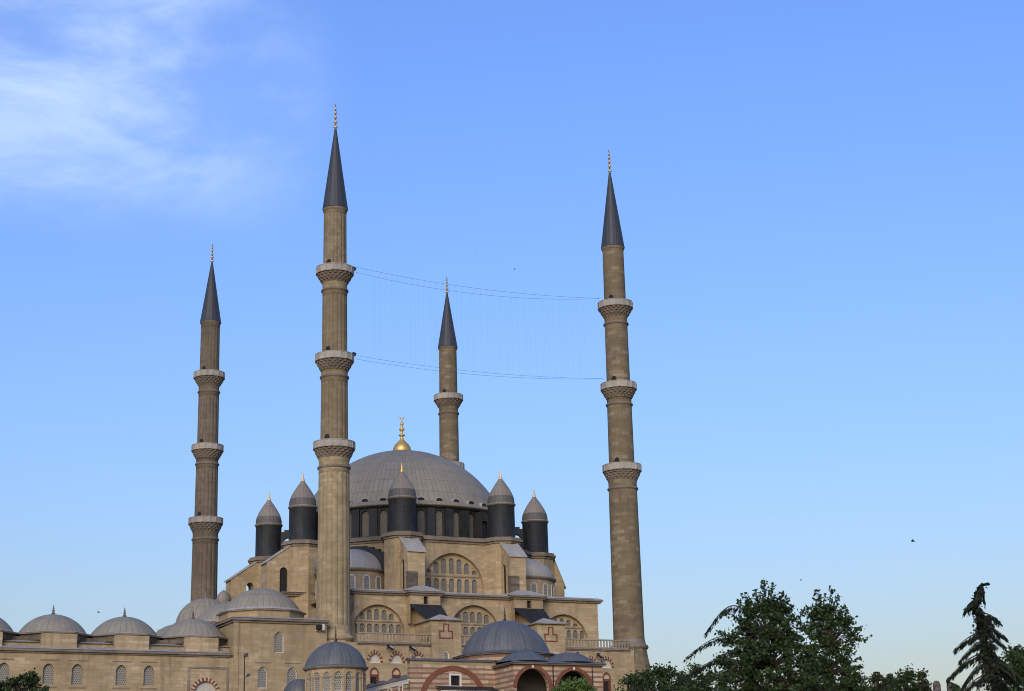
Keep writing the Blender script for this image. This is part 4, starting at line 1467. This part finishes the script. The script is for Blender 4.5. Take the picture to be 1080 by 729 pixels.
def leaf(b, p, size, rn, hang=0.0, m=None):
    d = Vector((rn.gauss(0, 1), rn.gauss(0, 1), rn.gauss(0, 1) - hang)).normalized()
    e = d.cross(Vector((rn.gauss(0, 1), rn.gauss(0, 1), rn.gauss(0, 1)))).normalized()
    size *= rn.uniform(.55, 1.5)
    L, w_ = size * rn.uniform(.8, 1.2), size * rn.uniform(.3, .5)
    b.face([p - d * L * .5, p + e * w_ - d * L * .05, p + d * L * .5, p - e * w_ - d * L * .05], m, [(0, 0), (1, 0), (1, 1), (0, 1)])


def broadleaf(name, label, rows, Y, seed, n_tw, leaves, size, mat='leaf', group=None, cat='tree', spread=0.30, flat=0.7, trunk_r=0.22, ragged=0.25, shoots=()):
    """rows: (pixel y, left x, right x) down the crown's outline"""
    rn = random.Random(seed)
    prof = []
    for y, xl, xr in rows:
        a, c = px(xl, y, Y), px(xr, y, Y)
        prof.append((a.z, a.x, c.x))
    prof.sort()
    zlo, zhi = prof[0][0], prof[-1][0]
    xm = sum((p[1] + p[2]) / 2 for p in prof[:3]) / min(3, len(prof))
    g = gz(xm, Y)
    low = max(g + 0.9, min(zlo, zlo - 0.35 * (zlo - g)))
    base = Vector((xm, Y, g))
    root = thing(name, label, cat, base, group)

    def at(z):
        if z <= prof[0][0]:
            return prof[0][1], prof[0][2]
        for (z0, l0, r0), (z1, l1, r1) in zip(prof, prof[1:]):
            if z0 <= z <= z1:
                t = (z - z0) / max(1e-6, z1 - z0)
                return l0 + (l1 - l0) * t, r0 + (r1 - r0) * t
        return prof[-1][1], prof[-1][2]
    tips = []
    while len(tips) < n_tw:
        z = rn.uniform(low, zhi)
        l, r = at(z)
        hw = max(0.05, (r - l) / 2)
        if rn.random() > (0.25 + hw / max(0.3, max((p[2] - p[1]) / 2 for p in prof))):
            continue
        th = rn.uniform(0, 2 * pi)
        rr = rn.random() ** 0.36 * (1 - ragged * rn.random() ** 2 * 0.5)
        tips.append(Vector(((l + r) / 2 + hw * rr * cos(th), Y + hw * flat * rr * sin(th), z)))
    # trunk and limbs
    tb = MB('bark')
    top = Vector(((prof[-1][1] + prof[-1][2]) / 2, Y, zhi - 0.15 * (zhi - g)))
    spine = [base - Vector((0, 0, .2))]
    for k in range(1, 9):
        t = k / 8
        q = base.lerp(top, t)
        l, r = at(q.z)
        q.x += ((l + r) / 2 - q.x) * 0.4 * t + rn.uniform(-.06, .06)
        q.y += rn.uniform(-.06, .06)
        spine.append(q)
    tb.tube(spine, [trunk_r * (1 - 0.88 * k / 8) for k in range(9)], 8)
    for tip in tips:
        zz = tip.z - rn.uniform(.25, .6) * max(0.4, (Vector((tip.x, tip.y, 0)) - Vector((spine[4].x, Y, 0))).length)
        cand = min(spine[1:], key=lambda q: abs(q.z - zz))
        mid = cand.lerp(tip, .55) + Vector((rn.uniform(-.15, .15), rn.uniform(-.15, .15), rn.uniform(-.05, .2)))
        tb.tube([cand, mid, tip], [0.035, 0.02, 0.007], 4)
    lb = MB(mat)
    for x0, y0, x1, y1 in shoots:              # thin leafy shoots standing out of the crown
        p0, p1 = px(x0, y0, Y), px(x1, y1, Y)
        p0.y += rn.uniform(-.6, .6)
        p1.y = p0.y + rn.uniform(-.3, .3)
        tb.tube([p0, p0.lerp(p1, .5) + Vector((rn.uniform(-.05, .05), 0, .04)), p1], [0.022, 0.013, 0.005], 4)
        for _ in range(int(75 * (p1 - p0).length)):
            t = rn.random() ** 0.8
            w_ = 0.20 * (1 - t) + 0.055
            leaf(lb, p0.lerp(p1, t) + Vector((rn.gauss(0, w_), rn.gauss(0, w_), rn.gauss(0, .06))), size, rn)
        for _ in range(9):
            leaf(lb, p1 + Vector((rn.gauss(0, .09), rn.gauss(0, .09), rn.gauss(0, .07))), size, rn)
    tb.build('trunk', root)
    for tip in tips:
        l, r = at(tip.z)
        sp = spread * rn.uniform(.6, 1.3)
        nl = int(leaves * rn.uniform(.5, 1.4))
        for _ in range(nl):
            p = tip + Vector((rn.gauss(0, sp * .55), rn.gauss(0, sp * .55), rn.gauss(0, sp * .45)))
            leaf(lb, p, size, rn)
    lb.build('crown', root)
    return root


def bough(wood, nd, p0, p1, droop, rn, dens=60, ln=0.30, r0=0.04, hang=0.9, width=0.30):
    """a cedar bough arching from the trunk out to p1 with hanging needle sprays"""
    n = 12
    pts = []
    for k in range(n + 1):
        t = k / n
        p = p0.lerp(p1, t)
        p.z += droop * 4 * t * (1 - t) * (0.5 + 0.5 * (1 - t)) + 0.0
        pts.append(p)
    wood.tube(pts, [r0 * (1 - .85 * k / n) for k in range(n + 1)], 5)
    L = (p1 - p0).length
    width = min(width, 0.32 * L)
    side = (p1 - p0).cross(Vector((0, 0, 1)))
    side = side.normalized() if side.length > 1e-6 else Vector((0, 1, 0))
    for _ in range(int(dens * L)):
        t = rn.uniform(.05, 1)
        k = min(n - 1, int(t * n))
        p = pts[k].lerp(pts[k + 1], t * n - k)
        wv = width * (1.05 - .85 * t) * (rn.random() ** .8)
        q = p + side * rn.choice((-1, 1)) * wv + Vector((0, 0, -abs(rn.gauss(0, .08)) - wv * .3))
        d = ((p1 - p0).normalized() * rn.uniform(.2, 1) + side * rn.uniform(-.6, .6) + Vector((0, 0, -hang * rn.uniform(.3, 1.2)))).normalized()
        e = d.cross(Vector((rn.gauss(0, 1), rn.gauss(0, 1), rn.gauss(0, 1)))).normalized()
        l_ = ln * rn.uniform(.4, 1.0)
        w_ = 0.026 * rn.uniform(.6, 1.4)
        nd.face([q, q + d * l_ * .5 + e * w_, q + d * l_, q + d * l_ * .5 - e * w_], None, [(0, 0), (1, 0), (1, 1), (0, 1)])


def conifer(label, axis, boughs, Y, seed, extra=20, dens=70, low=None, dz=0.55):
    rn = random.Random(seed)
    sp = [px(x, y, Y) for x, y in axis]
    g = gz(sp[-1].x, Y)
    base = Vector((sp[-1].x, Y, g))
    root = thing('cedar_tree', label, 'tree', base)
    wood, nd = MB('bark'), MB('needle')
    full = sp + [base]
    n = len(full)
    wood.tube(full, [0.02 + 0.12 * i / (n - 1) for i in range(n)], 8)
    for (x0, y0, x1, y1, dr) in boughs:
        a, c = px(x0, y0, Y), px(x1, y1, Y)
        c.y += rn.uniform(-.5, .5)
        c = a + (c - a) * 1.06
        bough(wood, nd, a, c, dr, rn, dens)
    L = sum((full[i + 1] - full[i]).length for i in range(n - 1))
    for k in range(extra):                    # boughs towards and away from the viewer
        t = rn.uniform(.04, .92)
        s = t * L
        for i in range(n - 1):
            d = (full[i + 1] - full[i]).length
            if s <= d:
                break
            s -= d
        p = full[i].lerp(full[i + 1], min(1, s / d))
        th = rn.uniform(0, 2 * pi)
        R_ = 0.10 + min(2.4, dz * t * L) * rn.uniform(.5, 1)
        sq = 0.55
        q = p + Vector((cos(th) * R_ * sq, sin(th) * R_, -R_ * .25))
        bough(wood, nd, p, q, R_ * .12, rn, dens)
    for i in range(n - 2):                    # needles close to the stem
        w_ = 0.05 + 0.24 * i / n
        for _ in range(int((240 + 500 * i / n) * (full[i + 1] - full[i]).length)):
            p = full[i].lerp(full[i + 1], rn.random()) + Vector((rn.gauss(0, w_), rn.gauss(0, w_), 0))
            leaf(nd, p, .13, rn, .8)
    wood.build('trunk', root)
    nd.build('crown', root)
    return root


# the two big trees right of the mosque and the cedar among them
conifer('drooping cedar boughs showing at the left edge of the tall leafy tree',
        [(788, 634), (790, 660), (792, 690), (794, 729)],
        [(788, 648, 745, 669, .95), (791, 680, 727, 693, .85), (791, 690, 743, 703, .45), (792, 704, 721, 716, .75), (792, 706, 735, 722, .4),
         (790, 660, 825, 680, .2), (792, 690, 840, 712, .2)], 81.5, 21, 40, 120, dz=0.5)
broadleaf('leafy_tree', 'tallest dark leafy tree right of the mosque, with ragged spiky top',
          [(632, 796, 816), (640, 788, 828), (648, 780, 838), (658, 773, 845), (668, 768, 852), (680, 764, 862), (690, 758, 868), (702, 752, 874), (712, 742, 878), (729, 728, 884)],
          80, 5, 560, 46, 0.125, spread=0.25, ragged=0.5,
          shoots=[(806, 640, 806, 613), (812, 645, 813, 620), (798, 645, 784, 627), (795, 650, 778, 636), (820, 648, 824, 627), (825, 650, 835, 640), (785, 655, 763, 645), (830, 655, 842, 652),
                  (790, 650, 789, 634), (816, 640, 819, 632), (835, 662, 851, 660), (800, 640, 797, 626), (828, 645, 831, 630), (770, 672, 757, 668), (806, 632, 803, 622)])
broadleaf('leafy_tree', 'dark leafy tree with rounded crown, just right of the tallest one',
          [(640, 862, 878), (648, 855, 888), (656, 852, 897), (666, 850, 901), (676, 850, 906), (686, 850, 903), (698, 846, 903), (712, 842, 908), (729, 836, 914)],
          84, 8, 430, 46, 0.125, spread=0.25, ragged=0.45,
          shoots=[(865, 645, 861, 625), (872, 645, 874, 624), (878, 645, 883, 630), (880, 648, 890, 641), (858, 652, 843, 646), (860, 655, 850, 640), (890, 660, 900, 652), (895, 672, 911, 677),
                  (895, 668, 906, 664), (868, 640, 868, 628), (855, 662, 843, 655), (885, 655, 893, 645), (897, 700, 907, 694), (895, 705, 909, 703)])
# hedge like shrubs below the smooth minaret
SHR = [(676, 711, 34, 'low dark shrub under the flared base of the smooth minaret'), (700, 706, 40, 'middle shrub between smooth minaret base and cedar boughs'),
       (735, 705, 36, 'spindly shrub directly below the drooping cedar boughs')]
for k, (cx, ty, w_, lab) in enumerate(SHR):
    broadleaf('shrub', lab, [(ty, cx - w_ * .25, cx + w_ * .2), (ty + 5, cx - w_ * .5, cx + w_ * .45), (ty + 12, cx - w_ * .8, cx + w_ * .75), (729, cx - w_ * .95, cx + w_ * .95)],
              96 + k * 2, 31 + k, 190, 50, 0.13, spread=0.3, ragged=0.35, group='shrubs along the foot of the mosque', cat='shrub', trunk_r=.1)
# row of small trees towards the right
ROW = [(905, 712, 22, 'first small tree right of the rounded leafy tree'), (926, 711, 18, 'small pale tipped tree in low row, second from its left end'),
       (940, 712, 16, 'squat small tree left of the row\'s tallest spike'), (954, 703, 18, 'tallest pointed small tree in the low row of greenery'),
       (972, 709, 14, 'small tree with loose tip beside the two chimneys'), (1006, 724, 20, 'lowest small tree between chimneys and crooked cedar')]
for k, (cx, ty, w_, lab) in enumerate(ROW):
    broadleaf('small_tree', lab, [(ty, cx - 2, cx + 2), (ty + 5, cx - w_ * .35, cx + w_ * .35), (ty + 12, cx - w_ * .6, cx + w_ * .6), (732, cx - w_ * .9, cx + w_ * .9)],
              100 + 3 * (k % 3), 51 + k, 120, 40, 0.14, 'leaf_olive' if k in (1, 4) else 'leaf', 'row of small trees', spread=0.25, ragged=0.45, trunk_r=.09)
broadleaf('leafy_tree', 'leafy tree at the right picture edge, behind the crooked cedar',
          [(684, 1064, 1082), (692, 1058, 1092), (704, 1055, 1100), (716, 1056, 1105), (729, 1052, 1108)], 92, 77, 260, 46, 0.13, spread=0.28, ragged=0.4)
conifer('crooked cedar with bent tip and drooping boughs at far right',
        [(1042, 616), (1036, 617), (1032, 625), (1029, 640), (1034, 655), (1037, 672), (1041, 690), (1046, 708), (1050, 729)],
        [(1031, 633, 1017, 641, .1), (1030, 636, 1018, 644, .12), (1036, 618, 1038, 632, .0), (1034, 620, 1026, 634, .0), (1034, 648, 1056, 653, .16), (1034, 650, 1047, 658, .1),
         (1036, 660, 1060, 670, .12), (1038, 664, 1057, 680, .1), (1037, 668, 1011, 682, .2), (1036, 664, 1024, 674, .1), (1039, 676, 1015, 694, .2), (1041, 682, 1050, 690, .1),
         (1043, 690, 1004, 713, .35), (1044, 696, 1016, 723, .3), (1046, 698, 1074, 716, .2), (1048, 706, 1078, 724, .25), (1048, 712, 1012, 732, .3), (1043, 686, 1062, 703, .1),
         (1047, 702, 1030, 722, .2)],
        75, 91, 30, 210, dz=0.26)
# bushes close to the buildings
broadleaf('bush', 'fresh light green bush in front of the two porch arches', [(719, 598, 608), (722, 590, 620), (726, 585, 627), (730, 582, 631)],
          165, 63, 120, 40, 0.22, 'leaf_fresh', cat='bush', spread=0.4, ragged=0.2, trunk_r=.1)
broadleaf('bush', 'dark green bush at the lower left corner below courtyard windows',
          [(711, 33, 36), (716, 16, 40), (719, 0, 44), (725, -8, 46), (732, -15, 58)], 70, 67, 230, 50, 0.10, cat='bush', spread=0.16, ragged=0.35, trunk_r=.08)

# ------------------------------------------------------------------ house with two chimneys behind the low trees
hp = px(996, 729, 125)
ho = thing('house', 'house hidden behind low trees, only its two stone chimneys showing', 'house', (hp.x, hp.y, gz(hp.x, hp.y)))
fh = Frame(hp.x, hp.y, 1, 0, True)
g0 = gz(hp.x, hp.y)
zr = hp.z - 0.35
b = MB('cream')
b.box(fh, -4, 4, -6, 0, g0 - .5, zr - 1.6)
b.build('wall', ho)
b = MB('tiles')
b.prism(Frame(hp.x - 4.3, hp.y, 0, 1, True), [(-0.4, zr - 1.6), (6.4, zr - 1.6), (3.0, zr)], 0, 8.6)
rf = b.build('roof', ho)
for dx, top, wd, m in ((-0.15, px(989, 716, 125).z, 0.29, 'soot_brick'), (0.80, px(1000, 717, 125).z, 0.27, 'soot_brick')):
    b = MB(m)
    b.lathe((hp.x + dx, hp.y + 1.5, 0), [(wd, zr - 1.4), (wd * .95, top - .25), (wd * .6, top - .05), (0.02, top)], 8, smooth=False)
    b.build('chimney', ho, rf)

# ------------------------------------------------------------------ birds
BD = [(963, 571, 150, 0.21, 'black bird flying alone in open sky right of the smooth minaret'), (543, 284, 260, 0.17, 'tiny bird above the light strings, nearer the smooth minaret'),
      (502, 267, 300, 0.12, 'tiniest bird above the light strings, left of its companion'), (104, 646, 260, 0.22, 'tiny bird between two courtyard domes at left'),
      (845, 612, 200, 0.16, 'faint bird in the sky above the rounded leafy tree')]
for x, y, Y, s_, lab in BD:
    p = px(x, y, Y)
    b = MB('bird')
    b.tube([p + Vector((-s_, 0, s_ * .15)), p + Vector((-s_ * .6, 0, .02)), p, p + Vector((s_ * .6, 0, .06 * s_)), p + Vector((s_ * .9, 0, .1 * s_))],
           [0.02 * s_, .2 * s_, .3 * s_, .22 * s_, .03 * s_], 8)
    for sg in (-1, 1):
        r = Vector((0, 0, 0))
        b.face([p + Vector((-.35 * s_, 0, .1 * s_)), p + Vector((.3 * s_, 0, .1 * s_)), p + Vector((-.05 * s_, sg * s_ * .8, .75 * s_)), p + Vector((-.5 * s_, sg * 1.5 * s_, .7 * s_))])
    tag(b.build('bird', origin=p), lab, 'bird', 'birds in the sky')
